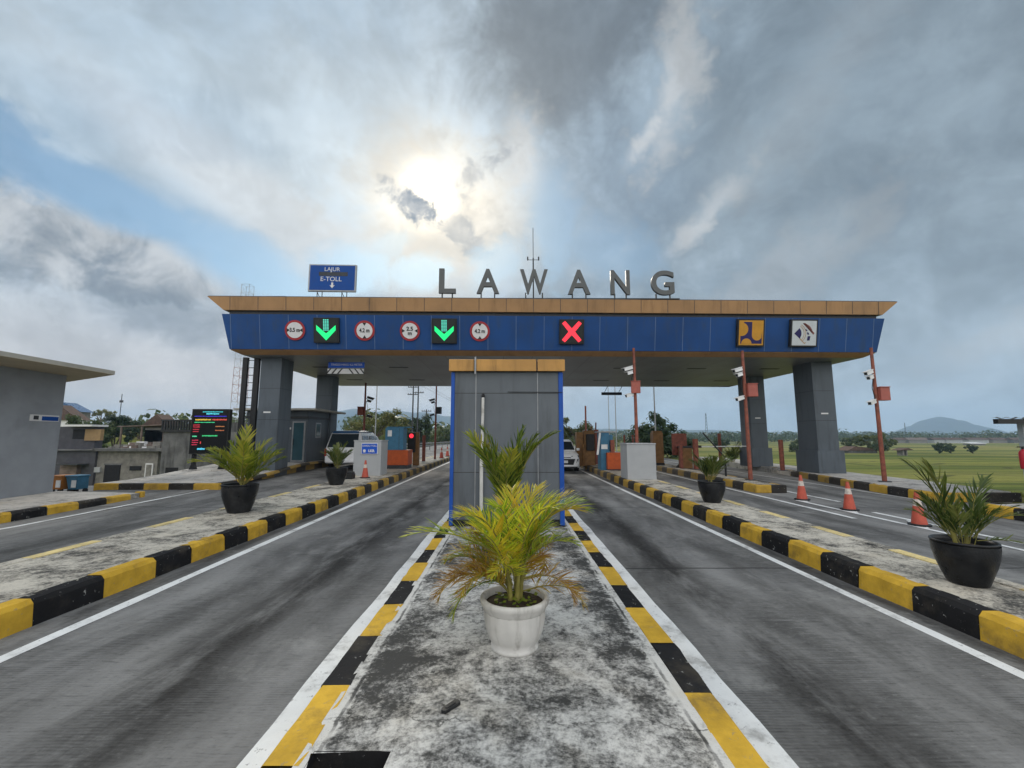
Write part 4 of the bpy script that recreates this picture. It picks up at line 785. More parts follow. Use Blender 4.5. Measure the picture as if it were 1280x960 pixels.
# ------------------------------------------------------------------ grey building and bins on the left
gy = thing('office_building', 'plain grey rendered building with a flat overhanging roof at the left edge', 'building', (0,0,0))
b = MB(); pts = [(-12.2,1.0),(-13.38,12.98),(-17.5,14.9),(-17.5,1.0)]; b.prism([(x_, y_, .1) for x_, y_ in pts], (0,0,3.53)); b.build('wall', GREY_WALL, gy)
b = MB(); pts = [(-11.1,0),(-11.78,12.8),(-15.6,14.9),(-18.5,15.5),(-18.5,0)]; b.prism([(x_, y_, 3.64) for x_, y_ in pts], (0,0,.11)); b.prism([(x_+.03, y_-.03, 3.632) for x_, y_ in pts], (0,0,.004), 1); b.build('roof', [ROOF_SLAB, SOFFIT_SLAB], gy)
wn = Vector((-1.18,11.98,0)).normalized(); nn = Vector((wn.y,-wn.x,0)); base = Vector((-13.38,12.98,0))
def onwall(b, a0, a1, z0, z1, o0, o1, mi=0): b.prism([base-wn*a1+nn*o0+Vector((0,0,z0)), base-wn*a0+nn*o0+Vector((0,0,z0)), base-wn*a0+nn*o0+Vector((0,0,z1)), base-wn*a1+nn*o0+Vector((0,0,z1))], nn*(o1-o0), mi)
b = MB(); onwall(b, .1, .95, 2.24, 2.42, .0, .02); onwall(b, .12, .62, 2.26, 2.38, .02, .025, 1); onwall(b, .72, .86, 2.28, 2.39, .02, .025, 2); b.build('direction_plate', [SIGN_WHITE, SIGN_BLUE, DKMETAL], gy)
def bin_(label, loc, m_):
    o = thing('wheelie_bin', label, 'bin', loc, R(-8), 'wheelie bins by the grey building')
    b = MB(); b.prism([(-.19,-.18,.14),(.19,-.18,.14),(.25,-.24,.60),(-.25,-.24,.60)], (0,.40,0)); b.build('body', m_, o, .02); b = MB(); b.box(-.27,.27,-.27,.2,.60,.66); b.build('lid', m_, o, .02)
    b = MB(); b.box(.02,.20,-.25,-.225,.22,.48); b.build('label_plate', WHITE, o)
    for s_ in (-1,1): b = MB(); b.tube([(s_*.18,.1,.08),(s_*.24,.1,.08)], .08, 12); b.box(s_*.18-.02,s_*.18+.02,-.15,-.11,0,.15); b.build('wheel', TYRE, o)
bin_('orange wheelie bin beside the grey building', (-16.75,16.6,-.28), mat('orange_bin', (.36,.14,.03), .5, .12, 6, .05)); bin_('blue wheelie bin beside the orange bin', (-16.18,16.6,-.28), mat('blue_bin', (.05,.16,.26), .5, .12, 6, .05))

# ------------------------------------------------------------------ shelter on the right edge
sh = thing('roadside_shelter', 'small shelter with a corrugated roof and mesh side at the right edge', 'shelter', (0,0,0))
b = MB(); n = 60; vs = []
for i in range(n+1):
    xx = 11.55+4.4*i/n; dz = .022*math.sin(i*1.55); vs += [(xx,10.3,2.24+dz-.01*i/n),(xx+3.7,13.5,2.40+dz)]
b.add(vs, [(2*i,2*i+1,2*i+3,2*i+2) for i in range(n)], 0, True); b.box(11.72,15.9,10.31,10.42,2.11,2.225); b.box(15.5,19.5,13.2,13.25,2.26,2.33); b.build('roof', BLACK, sh)
PALE_POST = mat('pale_grey_post', (.36,.41,.42), .5, .12, 6, .1, 0, (.2,.2,.18), 4, .4)
for x_, y_ in ((12.72,10.68),(15.7,10.68),(16.5,13.1),(18.7,13.1)): b = MB(); b.box(x_-.06,x_+.06,y_-.06,y_+.06,.2,2.2 if y_ < 12 else 2.3); b.build('post', PALE_POST, sh)
b = MB()
for i in range(40):
    x_ = 12.8+.075*i
    for s_ in (1,-1):
        xa, xb = (x_, x_+.55) if s_ > 0 else (x_+.55, x_); b.tube([(xa,10.72,1.5),(min(15.6, xb),10.72,2.1)], .005, 3, cap=False); b.tube([(xa,10.72,.5),(min(15.6, xb),10.72,1.42)], .005, 3, cap=False)
b.box(12.78,15.64,10.69,10.75,1.43,1.48); b.box(12.78,15.64,10.69,10.75,.42,.48); b.build('mesh_panel', STEEL, sh)
fe = thing('fire_extinguisher', 'red fire extinguisher hanging on the shelter post', 'extinguisher', (12.58,10.62,1.02))
b = MB(); b.lathe([(0,0),(.07,0),(.08,.02),(.08,.38),(.06,.44),(.025,.46),(.02,.48)], 20); b.build('cylinder', EXT_RED, fe); b = MB(); b.tube([(0,0,.47),(0,0,.53)], .022, 8); b.box(-.12,.05,-.015,.015,.52,.545); b.tube([(.02,0,.5),(.1,0,.45),(.1,0,.2)], .012, 6); b.build('valve', BLACK, fe)

# ------------------------------------------------------------------ vehicles
def wheel(o, x_, y_, r_, wd):
    b = MB(); b.tube([(x_-wd/2,y_,r_),(x_+wd/2,y_,r_)], r_, 24); tw = b.build('wheel', TYRE, o); b = MB(); b.tube([(x_-wd/2-.006,y_,r_),(x_+wd/2+.006,y_,r_)], r_*.62, 18); b.build('rim', STEEL, tw)
def loft(b, st, n=None, mi=0, sm_=True):
    k = len(st[0]); vs = [q for s_ in st for q in s_]
    b.add(vs, [(i*k+j, i*k+(j+1) % k, (i+1)*k+(j+1) % k, (i+1)*k+j) for i in range(len(st)-1) for j in range(k)], mi, sm_); b.add(st[0], [tuple(range(k))[::-1]], mi); b.add(st[-1], [tuple(range(k))], mi)
def sect(y_, wb, wt, z0, z1, r_=.08):
    """rounded body section at y_"""
    return [(-wb+.06,y_,z0),(-wb,y_,z0+.08),(-wb,y_,z0+(z1-z0)*.55),(-wt-.01,y_,z1-r_),(-wt+r_,y_,z1),(wt-r_,y_,z1),(wt+.01,y_,z1-r_),(wb,y_,z0+(z1-z0)*.55),(wb,y_,z0+.08),(wb-.06,y_,z0)]
def sectc(y_, wb, wt, z0, z1, r_=.08): return [(-wb,y_,z0),(-wt,y_,z1-r_),(-wt+r_,y_,z1),(wt-r_,y_,z1),(wt,y_,z1-r_),(wb,y_,z0)]
suv = thing('parked_car', 'white compact family car facing us in the right lane beside the end wall', 'car', (2.80,22.6,.004))
b = MB(); loft(b, [sect(0,.70,.66,.24,.70),sect(.08,.80,.74,.20,.88),sect(.3,.86,.80,.18,.97),sect(.95,.87,.82,.18,1.04),sect(1.4,.87,.83,.18,1.06),sect(3.9,.87,.83,.18,1.06),sect(4.3,.83,.80,.25,1.04)]); b.build('body', CAR_W, suv)
b = MB(); loft(b, [sectc(1.02,.79,.77,1.02,1.07,.02),sectc(1.62,.81,.69,1.02,1.56,.06),sectc(2.2,.81,.68,1.02,1.64,.08),sectc(3.7,.81,.68,1.02,1.62,.08),sectc(4.25,.78,.74,1.02,1.12,.02)]); b.build('cabin', CAR_W, suv)
b = MB(); b.quad((-.72,1.035,1.10),(.72,1.035,1.10),(.62,1.535,1.525),(-.62,1.535,1.525)); b.build('windscreen', GLASS, suv)
for s_ in (-1,1):
    b = MB(); b.quad((s_*.805,1.55,1.10),(s_*.805,3.6,1.10),(s_*.715,3.45,1.50),(s_*.715,1.85,1.50)); b.build('side_window', GLASS, suv)
    b = MB(); b.prism([(s_*.40,.03,.80),(s_*.80,.10,.84),(s_*.81,.10,.74),(s_*.44,.015,.70)], (0,.1,0)); b.build('headlight', GLASS_T, suv)
    b = MB(); b.prism([(s_*.62,-.005,.62),(s_*.78,.04,.66),(s_*.74,.04,.42),(s_*.66,-.005,.44)], (0,.1,0)); b.build('fog_lamp', BLACK, suv)
    b = MB(); b.box(s_*.88,s_*1.05,1.35,1.45,1.04,1.18); b.build('mirror', CAR_W, suv, .03)
    for yy in (.75,3.35): wheel(suv, s_*.76, yy, .31, .2)
b = MB(); b.prism([(-.60,-.02,.66),(.60,-.02,.66),(.50,-.02,.36),(-.50,-.02,.36)], (0,.1,0)); b.build('grille', BLACK, suv); b = MB(); b.box(-.38,.38,-.0,.06,.70,.74); b.build('trim_bar', BLACK, suv)
b = MB(); b.box(-.22,.22,-.035,-.025,.45,.58); b.build('number_plate', SIGN_WHITE, suv); b = MB(); b.box(-.72,.72,-.01,.3,.2,.27); b.build('lower_lip', BLACK, suv)
van = thing('passing_van', 'white minivan with a blue roof seen from behind in the far left lane', 'van', (-8.27,21.6,.255))
b = MB(); loft(b, [sect(0,.84,.80,.28,.98),sect(.12,.88,.85,.22,1.02),sect(1,.89,.86,.2,1.02),sect(3.6,.89,.86,.2,1.02),sect(4.4,.82,.76,.25,.9)]); b.build('body', CAR_W, van)
b = MB(); loft(b, [sectc(.03,.84,.83,.95,1.0,.01),sectc(.40,.86,.74,.95,1.76,.06),sectc(.6,.86,.73,.95,1.80,.08),sectc(2.6,.86,.73,.95,1.78,.08),sectc(3.3,.85,.72,.95,1.6,.08),sectc(4.0,.82,.80,.93,1.0,.01)]); b.build('cabin', CAR_W, van)
b = MB(); b.quad((-.76,.02,1.03),(.76,.02,1.03),(.67,.345,1.69),(-.67,.345,1.69)); b.build('rear_window', GLASS, van)
b = MB(); loft(b, [sect(.36,.70,.62,1.72,1.84,.04),sect(1.5,.70,.62,1.74,1.87,.04),sect(2.55,.66,.6,1.72,1.8,.04)]); b.build('roof_cover', CAR_BLUE, van)
for s_ in (-1,1):
    for ya, yb in ((.55,1.5),(1.6,2.5),(2.6,3.3)): b = MB(); b.quad((s_*.856,ya,1.06),(s_*.856,yb,1.06),(s_*.772,min(yb,3.05),1.58 if yb < 3 else 1.5),(s_*.768,ya+.05,1.60)); b.build('side_window', GLASS, van)
    b = MB(); b.box(s_*.82-.05,s_*.82+.05,-.02,.1,.60,.96); b.build('tail_light', LAMP_RED, van, .01)
    for yy in (.8,3.5): wheel(van, s_*.78, yy, .3, .2)
b = MB(); b.box(-.82,.82,-.06,.1,.28,.44); b.build('bumper', CAR_W, van, .03); b = MB(); b.box(-.24,.24,-.02,-.01,.62,.74); b.build('number_plate', INK, van)

# ------------------------------------------------------------------ trees
def tree(name, label, loc, trunk_h, trunk_r, blobs, n, size, lm, seed, group=None, scale=1.):
    o = thing(name, label, 'tree', loc, 0, group); o.scale = (scale,)*3; r2 = random.Random(seed)
    b = MB(); b.tube([(0,0,-.3),(.05,0,trunk_h*.5),(-.03,.05,trunk_h)], [trunk_r, trunk_r*.8, trunk_r*.6], 8)
    for (cx, cy, cz, rx, ry, rz) in blobs: b.tube([(0,0,trunk_h*.8),(cx*.5,cy*.5,(trunk_h+cz)/2),(cx,cy,cz)], [trunk_r*.45, trunk_r*.3, trunk_r*.12], 6)
    b.build('trunk', BARK, o); b = MB(); vol = [q[3]*q[4]*q[5] for q in blobs]
    cl = []
    for q in blobs:
        for k in range(9): v = Vector((r2.gauss(0,1), r2.gauss(0,1), r2.gauss(0,1))).normalized()*r2.uniform(.45,1.05); cl.append((Vector((q[0]+v.x*q[3], q[1]+v.y*q[4], q[2]+v.z*q[5])), (q[3]*q[4]*q[5])**(1/3)*r2.uniform(.28,.5)))
    for i in range(n):
        c_, rr = r2.choice(cl); v = Vector((r2.gauss(0,1), r2.gauss(0,1), r2.gauss(0,.8))).normalized(); pos = c_+v*rr*r2.random()**.4
        s_ = size*r2.uniform(.6,1.4); nrm = (v+Vector((r2.uniform(-.6,.6), r2.uniform(-.6,.6), r2.uniform(0,.9)))).normalized(); u = nrm.cross(Vector((r2.random(), r2.random(), r2.random()))).normalized(); w_ = nrm.cross(u)
        b.add([pos-u*s_, pos-w_*s_*.45+nrm*s_*.1, pos+u*s_, pos+w_*s_*.45+nrm*s_*.1], [(0,1,2,3)])
    b.build('crown', lm, o); return o
tree('spreading_tree', 'wide feathery olive tree beyond the white van', (-18.6,60,-.8), 3.0, .28, [(-3.2,0,3.4,2.4,2,1.0),(-.6,0,4.2,2.6,2.2,1.2),(2.4,0,5.0,2.2,2,1.0),(1.6,0,3.2,2.6,2,1.4),(-1.8,0,2.4,2.6,2,1.2),(3.4,0,3.6,1.4,1.4,1)], 7000, .17, TREE_C, 1)
tree('leafy_tree', 'tall dark tree behind the utility poles', (-16.2,75,-.8), 2.6, .25, [(0,0,5.6,2.2,2,1.8),(-1.2,0,4,2,1.8,1.6),(1.3,0,4,1.8,1.8,1.6),(0,0,2.4,2.2,2,1.4)], 4500, .2, TREE_A, 2)
tree('round_tree', 'dense round dark green tree behind the plain grey block', (13.1,39,-.9), 1.8, .25, [(-.7,0,3.4,1.7,1.6,1.5),(.2,0,3.7,1.5,1.4,1.2),(.9,0,2.9,1.9,1.6,1.4),(-1.5,0,2.7,1.6,1.5,1.5),(2.0,0,2.0,1.3,1.3,.9),(.2,0,2.0,2.2,1.8,1.4),(1.1,0,1.0,1.9,1.5,1.1),(-.6,0,1.2,1.7,1.5,1.0)], 9000, .15, TREE_B, 3)
tree('pale_tree', 'loose olive tree beyond the white car', (9.3,60,-.8), 2.2, .22, [(-1.2,0,4.0,1.7,1.6,1.2),(.7,0,3.5,1.7,1.6,1.2),(2.0,0,2.7,1.4,1.4,1),(-.3,0,2.2,2.2,1.6,1.2)], 4500, .18, TREE_C, 4)
for i, (x_, y_, s_) in enumerate(((-13.6,92,.85),(-11.2,98,.78),(-16.8,105,1.0),(-9.0,110,.8))):
    tr = tree('roadside_tree', 'dark tree in the row beyond the far guard rail', (x_, y_, -.6), 1.8, .2, [(0,0,3.4,1.6,1.5,1.4),(-1,0,2.2,1.5,1.4,1.2),(1.1,0,2.3,1.5,1.4,1.2)], 2200, .2, (TREE_A, TREE_B)[i % 2], 40+i, 'trees beyond the far guard rail', s_)
tree('leafy_tree', 'broad green tree behind the white eave on the left', (-53.0,55,-2.0), 2.0, .22, [(-1.2,0,5.2,1.7,1.6,1.3),(.8,0,5.0,1.7,1.6,1.4),(0,0,3.6,2.2,1.8,1.6),(2.0,0,3.8,1.2,1.2,1.2)], 5200, .15, TREE_A, 6)
tree('leafy_tree', 'dark green tree left of the ruined roofs', (-51.5,57,-1.5), 2.0, .22, [(0,0,5.4,1.3,1.3,1.2),(-1,0,4.0,1.4,1.3,1.4),(1.1,0,4.1,1.4,1.3,1.4)], 4200, .15, TREE_B, 8)
tree('leafy_tree', 'green tree showing above the corrugated porch', (-59.5,70,0), 2.0, .22, [(0,0,3.6,1.8,1.5,1.2),(-1.2,0,2.6,1.4,1.3,1.1),(1.3,0,2.7,1.4,1.3,1.1)], 3000, .19, TREE_A, 9)
tree('umbrella_tree', 'pale flat-topped tree on the left skyline', (-103.5,110,2), 4.5, .25, [(-2.2,0,5.6,1.8,1.8,.5),(.2,0,6.1,2,1.8,.5),(2.3,0,5.7,1.6,1.6,.5)], 2400, .16, TREE_C, 10)
FT = 'trees scattered over the fields'
f1 = tree('field_tree', 'broad field tree behind the leaning camera pole at the verge', (89.5,106,-2.6), 1.6, .25, [(-2.6,0,3.4,2.0,2,1.2),(.4,0,3.9,2.6,2,1.1),(3.2,0,3.3,2.2,2,1.1),(0,0,2.2,3.0,2,1.2)], 3600, .26, TREE_A, 11, FT)
f2 = tree('field_tree', 'small bushy field tree beside the right front column', (73.0,110,-2.6), 1.0, .18, [(-1,0,2.0,1.2,1.2,1.0),(.9,0,1.9,1.3,1.2,.9),(0,0,1.2,1.6,1.3,.8)], 1600, .22, TREE_B, 12, FT)
more = [(f1, 80.5,118,.75,'dark field tree between the right front column and the camera pole'),(f2, 84.0,98,.9,'low field bush beside the dark hut'),(f1, 96,122,.8,'field tree right of the leaning camera pole'),(f2, 63.5,130,1.2,'field bush between the two right columns'),(f2, 107,108,.8,'low field bush right of the small hut'),(f2, 118,116,.7,'small field bush left of the shelter roof'),(f2, 126,118,.75,'small field bush in front of the white-roofed house'),(f1, 150,150,.55,'field tree nearest the shelter roof'),(f2, 48,128,1.2,'field bush left of the right rear column')]
for src, x_, y_, s_, lab in more: dup(src, (x_, y_, terr(x_, y_)+.1), rnd.uniform(0,6), lab, s_)
# distant wood along the fields: one mass
def treeline(name, y0, y1, a0, a1, n, hmin, hmax, lm, seed, leaf=1.0):
    r2 = random.Random(seed); b = MB()
    for i in range(n):
        d_ = r2.uniform(y0, y1); a = R(r2.uniform(a0, a1)); x_, y_ = d_*math.sin(a)/math.cos(a), d_; h_ = r2.uniform(hmin, hmax)*(.6+.8*abs(math.sin(a*23+d_*.01))); z_ = terr(x_, y_); wd = h_*r2.uniform(.5,.9)
        for k in range(34):
            v = Vector((r2.gauss(0,1), r2.gauss(0,1), r2.gauss(0,1))).normalized(); pos = Vector((x_+v.x*wd, y_+v.y*wd, z_+h_*.52+v.z*h_*.45)); s_ = leaf*h_*r2.uniform(.07,.15)
            u = v.cross(Vector((r2.random(), r2.random(), r2.random()))).normalized(); w_ = v.cross(u); b.add([pos-u*s_, pos-w_*s_*.7, pos+u*s_, pos+w_*s_*.7], [(0,1,2,3)])
    return setting(b.build(name, lm), 'stuff')
treeline('distant_woods', 330, 470, 6, 52, 520, 4.2, 8, TREE_A, 5); treeline('distant_woods', 480, 900, 2, 52, 620, 7, 11, TREE_B, 15)
treeline('distant_woods', 130, 260, -20, 3, 260, 4, 9, TREE_A, 25); treeline('distant_woods', 150, 240, 2, 14, 90, 3, 5, TREE_C, 35); treeline('distant_woods', 120, 240, -50, -24, 200, 3, 5.5, TREE_A, 45)

# ------------------------------------------------------------------ village on the left
BRICKM = mat('grey_block_masonry', (.20,.19,.17), .9, .2, 3, .5, 0, (.09,.085,.08), 1.2, .6); DHOUSE = mat('charcoal_render', (.065,.065,.075), .85, .15, 2, .3, 0, (.11,.11,.11), 1, .4); RUIN = mat('stained_concrete', (.13,.13,.13), .9, .3, 1.2, .5, 0, (.03,.03,.03), .8, .8, streak=True)
TILE = mat('old_roof_tile', (.10,.065,.05), .9, .25, 3, .5); TAN = mat('tan_panel', (.30,.20,.10), .8, .1, 3, .2); RTIN = mat('rusty_tin', (.16,.12,.10), .7, .3, 2, .3)
dh = thing('charcoal_house', 'charcoal two-storey house behind the grey building', 'house', (0,0,0))
b = MB(); b.box(-43.5,-37.72,40,41.2,-3.2,.56); b.box(-43.5,-38.9,41,41.8,.6,2.75); b.build('wall', DHOUSE, dh); b = MB(); b.box(-44,-37.6,39.7,42.5,.56,.66); b.build('ledge', RUIN, dh)
b = MB(); b.box(-41.2,-38.6,40.2,41.9,2.75,2.92); b.build('white_eave', SIGN_WHITE, dh); b = MB(); b.box(-39.75,-38.3,40.85,41.2,1.45,2.5); b.build('tan_wall', TAN, dh); b = MB(); b.box(-41.0,-39.8,40.98,41.02,1.6,2.5); b.build('window', WIN_DARK, dh)
b = MB(); b.box(-40.2,-38.2,38.9,40.0,-.7,-.6); b.box(-40.4,-38.9,39.6,40.0,-2.2,-.7,1); b.build('awning', [DKMETAL, RTIN], dh)
bs = thing('block_shed', 'unplastered grey block shed with a dark doorway, behind the bins', 'shed', (0,0,0))
b = MB(); b.box(-37.7,-32.2,40.2,43,-3.2,.5); b.build('wall', BRICKM, bs); b = MB(); b.box(-37.8,-31.5,39.7,43.4,.5,.76); b.build('roof_slab', RUIN, bs); b = MB(); b.box(-36.9,-35.5,40.12,40.25,-2.7,-.75); b.build('doorway', WIN_DARK, bs)
b = MB(); b.box(-37.0,-35.4,40.14,40.19,-.75,-.62); b.build('lintel', RUIN, bs); b = MB(); b.box(-34.65,-33.6,40.14,40.22,-1.25,-.85); b.build('window', WIN_DARK, bs); nf = MB(); nf.box(-33.2,-32.5,40.1,40.2,-2.3,-.6); nd = nf.build('side_door', SIGN_WHITE, bs); b = MB(); b.box(-33.08,-32.62,40.06,40.1,-2.2,-.72); b.build('panel', BRICKM, nd)
b = MB(); b.box(-37.75,-37.2,40.0,40.2,-1.4,-.95); b.build('meter_box', GREY_BLOCK, bs)
dbm = MB(); r2 = random.Random(77)
for i in range(46): x_ = r2.uniform(-37.2,-32.4); y_ = r2.uniform(40.5,44); a_ = r2.uniform(.1,.4); dbm.box(x_-a_,x_+a_,y_-.2,y_+.2,.76,.76+r2.uniform(.1,.6), r2.choice((0,0,1,2)))
setting(dbm.build('rubble', [BRICKM, SIGN_WHITE, RTIN]), 'stuff')
ru = thing('ruined_wall', 'stained unfinished concrete house with a balustrade beside the information board', 'house', (0,0,0))
b = MB(); b.box(-28.6,-20.5,36,44,-3.2,2.2); b.build('wall', RUIN, ru); b = MB(); b.box(-28.75,-25.6,35.8,36.4,2.2,2.36); b.box(-28.75,-25.6,35.8,36.0,3.1,3.22)
for i in range(14): b.box(-28.7+.22*i,-28.6+.22*i,35.85,35.98,2.36,3.1)
b.build('balustrade', BLACK, ru); b = MB(); b.box(-28.1,-27.1,35.95,36.02,-1.2,-.7); b.build('window', WIN_DARK, ru); b = MB(); b.box(-25.6,-21.5,36.5,42,2.2,3.0); b.build('upper_wall', RUIN, ru)
def gable(name, label, x0, x1, y0, y1, z0, zw, zr_, wm, rm, ov=.4):
    o = thing(name, label, 'house', (0,0,0)); b = MB(); b.box(x0,x1,y0,y1,z0,zw); b.build('wall', wm, o)
    b = MB(); mx_ = (x0+x1)/2; b.prism([(x0-ov,y0-ov,zw-.1),(x1+ov,y0-ov,zw-.1),(mx_,y0-ov,zr_)], (0,y1-y0+2*ov,0)); b.build('roof', rm, o); return o
gable('tiled_house', 'brown tiled house roof left of the stained concrete house', -50.2,-46.9,60,61.5,-2,3.3,4.9, BRICKM, TILE)
gable('white_house', 'white gabled house wall above the charcoal house', -75.5,-69.3,70,71.2,0,4.6,6.9, WHITE, TILE); gable('blue_roofed_house', 'house with a dark blue roof on the left skyline', -96,-88.8,90,92,2,7.0,8.9, BRICKM, CAR_BLUE)
pc_ = thing('tin_porch', 'porch with a grey corrugated roof behind the block shed', 'porch', (0,0,0)); b = MB(); b.prism([(-44.2,49,2.9),(-38.6,49,3.1),(-38.6,49,3.2),(-44.2,49,3.0)], (0,5,0)); b.build('roof', RTIN, pc_); b = MB()
for x_ in (-43.8,-41.5,-39): b = MB(); b.box(x_-.07,x_+.07,49.1,49.25,-2,3.0); b.build('post', RTIN, pc_); b = MB(); b.box(-43.5,-38.8,52,54,-2,2.6); b.build('back_wall', BRICKM, pc_)
rr_ = thing('broken_tile_roof', 'sagging old tiled roof left of the stained concrete house', 'roof', (0,0,0)); b = MB(); b.prism([(-37,44,.9),(-28.8,44,2.9),(-28.8,44,2.7),(-37,44,.7)], (0,5,0)); b.build('tiles', TILE, rr_); b = MB()
for x_ in (-36,-33,-30): b = MB(); b.box(x_-.1,x_+.1,44.1,44.3,-2,1.0+(x_+36)*.25); b.build('post', BRICKM, rr_)
ms_ = thing('antenna_mast', 'thin lattice antenna mast on the left skyline', 'mast', (-134.7,150,2)); b = MB(); b.tube([(0,0,0),(0,0,14.6)], .12, 6); b.box(-.6,.6,-.1,.1,11.6,12.4); b.build('mast', DKMETAL, ms_)
tw_ = thing('telecom_tower', 'tall slim red and white lattice tower behind the ladder', 'tower', (-37.6,60,-3))
b = MB(); hw = .75
for k in range(22):
    z0, z1 = k*1.2, (k+1)*1.2; mi = (k//4) % 2; w0 = hw*(1-.012*k); 
    for (a, c_) in ((-1,-1),(1,-1),(1,1),(-1,1)): b.tube([(a*w0,c_*w0,z0),(a*w0,c_*w0,z1)], .03, 4, mi, False)
    for (a, c_, e_, f_) in ((-1,-1,1,-1),(1,-1,1,1),(1,1,-1,1),(-1,1,-1,-1)): b.tube([(a*w0,c_*w0,z1),(e_*w0,f_*w0,z1)], .018, 4, mi, False); b.tube([(a*w0,c_*w0,z0),(e_*w0,f_*w0,z1)], .013, 4, mi, False)
b.build('lattice', [RUST, GREY_BLOCK], tw_)

# ------------------------------------------------------------------ far poles, rail, lamp posts
def upole(label, x_, y_, h_):
    o = thing('utility_pole', label, 'utility pole', (x_, y_, terr(x_, y_)), 0, 'utility poles beyond the left lane'); b = MB(); b.tube([(0,0,0),(0,0,h_)], [.16,.10], 8); b.build('pole', DKMETAL, o)
    b = MB()
    for zc in (h_-.4, h_-1.6): b.box(-.9,.9,-.06,.06,zc,zc+.12); [b.tube([(q,0,zc+.12),(q,0,zc+.3)], .05, 6) for q in (-.8,-.4,.4,.8)]
    b.build('crossarm', DKMETAL, o)
upole('left one of the twin utility poles above the dark tree', -15.7,70,11.0); upole('right one of the twin utility poles above the dark tree', -15.3,72,11.4); upole('short utility pole right of the twin poles', -15.4,80,7.6)
wr = thing('overhead_wires', 'thin overhead wires running from the twin utility poles', 'wires')
for q in (-.8,-.4,.4,.8): b = MB(); b.tube([(-15.3+q,72,10.9),(-10+q*.4,90,8.2),(-3+q*.3,112,8.6)], .012, 4, 0, False); b.build('wire', BLACK, wr)
gd = thing('guard_rail', 'long grey guard rail along the left of the far road', 'guard rail'); b = MB()
for z_ in (.72,.98): b.prism([(-11.9,34,z_-.0),(-11.86,34,z_+.16),(-11.8,34,z_+.16),(-11.84,34,z_)], (8.6,66,0))
b.build('rail', STEEL, gd)
for i in range(26): y_ = 34+2.6*i; x_ = -11.9+8.6*(y_-34)/66; b = MB(); b.box(x_-.06,x_+.0,y_,y_+.1,-.1,1.1); b.build('post', DKMETAL, gd)
def lamp(label, x_, y_, h_, r_=.07): o = thing('lamp_post', label, 'lamp post', (x_, y_, terr(x_, y_)), 0, 'slim grey poles beyond the canopy'); b = MB(); b.tube([(0,0,0),(0,0,h_)], [r_, r_*.7], 8); b.tube([(0,0,h_),(.3,0,h_+.25),(1.1,0,h_+.3)], .04, 6); b.build('pole', STEEL, o); b = MB(); b.box(.9,1.5,-.12,.12,h_+.26,h_+.36); b.build('lamp_head', GREY_BLOCK, o, .02)
lamp('slim grey lamp post left of the blue toll machine', -13.9,45,8); lamp('slim grey lamp post in front of the round dark tree', 11.8,35,7.5); lamp('thin lamp post left of the pair under the black display bar', 13.8,60,10, .06); lamp('thin lamp post right of the pair under the black display bar', 12.3,50,9, .06)
o = post('thin dark post beyond the white car', (7.05,40,-.05), 4.7, .08, RUST_D); o['group'] = 'rusty steel posts'
def pylon(label, x_, y_, h_):
    o = thing('lattice_mast', label, 'mast', (x_, y_, terr(x_, y_))); b = MB()
    for a in (-1,1): b.tube([(a*h_*.05,0,0),(a*h_*.012,0,h_)], h_*.008, 4)
    for k in range(8): z_ = h_*k/8; q = h_*(.05-.038*k/8); b.tube([(-q,0,z_),(q,0,z_+h_/8)], h_*.004, 4); b.tube([(q,0,z_),(-q,0,z_+h_/8)], h_*.004, 4)
    b.build('lattice', DKMETAL, o)
pylon('distant hazy lattice mast left of the right rear column', 410,900,54); pylon('distant lattice mast at the left foot of the conical hill', 458.6,500,21)
# huts and far houses in the fields
fh = thing('field_hut', 'dark low field hut beside the field trees', 'hut', (82,101,terr(82,101))); b = MB(); b.box(-3.2,3.4,0,3,0,.7); b.build('wall', RUIN, fh); b = MB(); b.prism([(-3.6,-.3,.6),(3.8,-.3,.6),(1.0,-.3,1.3),(-1.6,-.3,1.6)], (0,3.6,0)); b.build('roof', TILE, fh)
fh = thing('field_hut', 'tiny open hut on posts alone in the grass field', 'hut', (73.2,80,terr(73.2,80))); b = MB(); b.prism([(-1.3,0,.95),(1.4,0,1.0),(.4,0,1.4)], (0,2,0)); b.build('roof', TILE, fh); 
for xa, xb in ((-.5,-.2),(.2,.4)): b = MB(); b.box(xa,xb,.3,1.5,-.1,.97); b.build('post', BRICKM, fh)
VR = 'distant village houses beyond the fields'; r2 = random.Random(4)
for i in range(14):
    x_ = 300+9.5*i*1.05; y_ = 335+r2.uniform(-8,10); o = thing('village_house', 'distant village house in the row below the conical hill', 'house', (x_, y_, terr(x_, y_)), R(r2.uniform(-15,15)), VR); w_ = r2.uniform(3.5,7)
    b = MB(); b.box(-w_,w_,0,6,0,2.6); b.build('wall', r2.choice((BRICKM, BRICKM, GREY_BLOCK, RUIN)), o); b = MB(); b.prism([(-w_-.5,-.5,2.6),(-w_-.5,7,2.6),(-w_-.5,3,4.3)], (2*w_+1,0,0)); b.build('roof', r2.choice((TILE, RTIN, TILE, TILE)), o)
o = thing('white_roofed_shed', 'low shed with a bright white roof in the fields below the right hill slope', 'shed', (271,250,terr(271,250))); b = MB(); b.box(-4,4,0,5,0,1.0); b.build('wall', BRICKM, o); b = MB(); b.prism([(-4.4,-.4,1.0),(-4.4,5.4,1.5),(-4.4,5.4,1.6),(-4.4,-.4,1.15)], (8.8,0,0)); b.build('roof', WHITE, o)
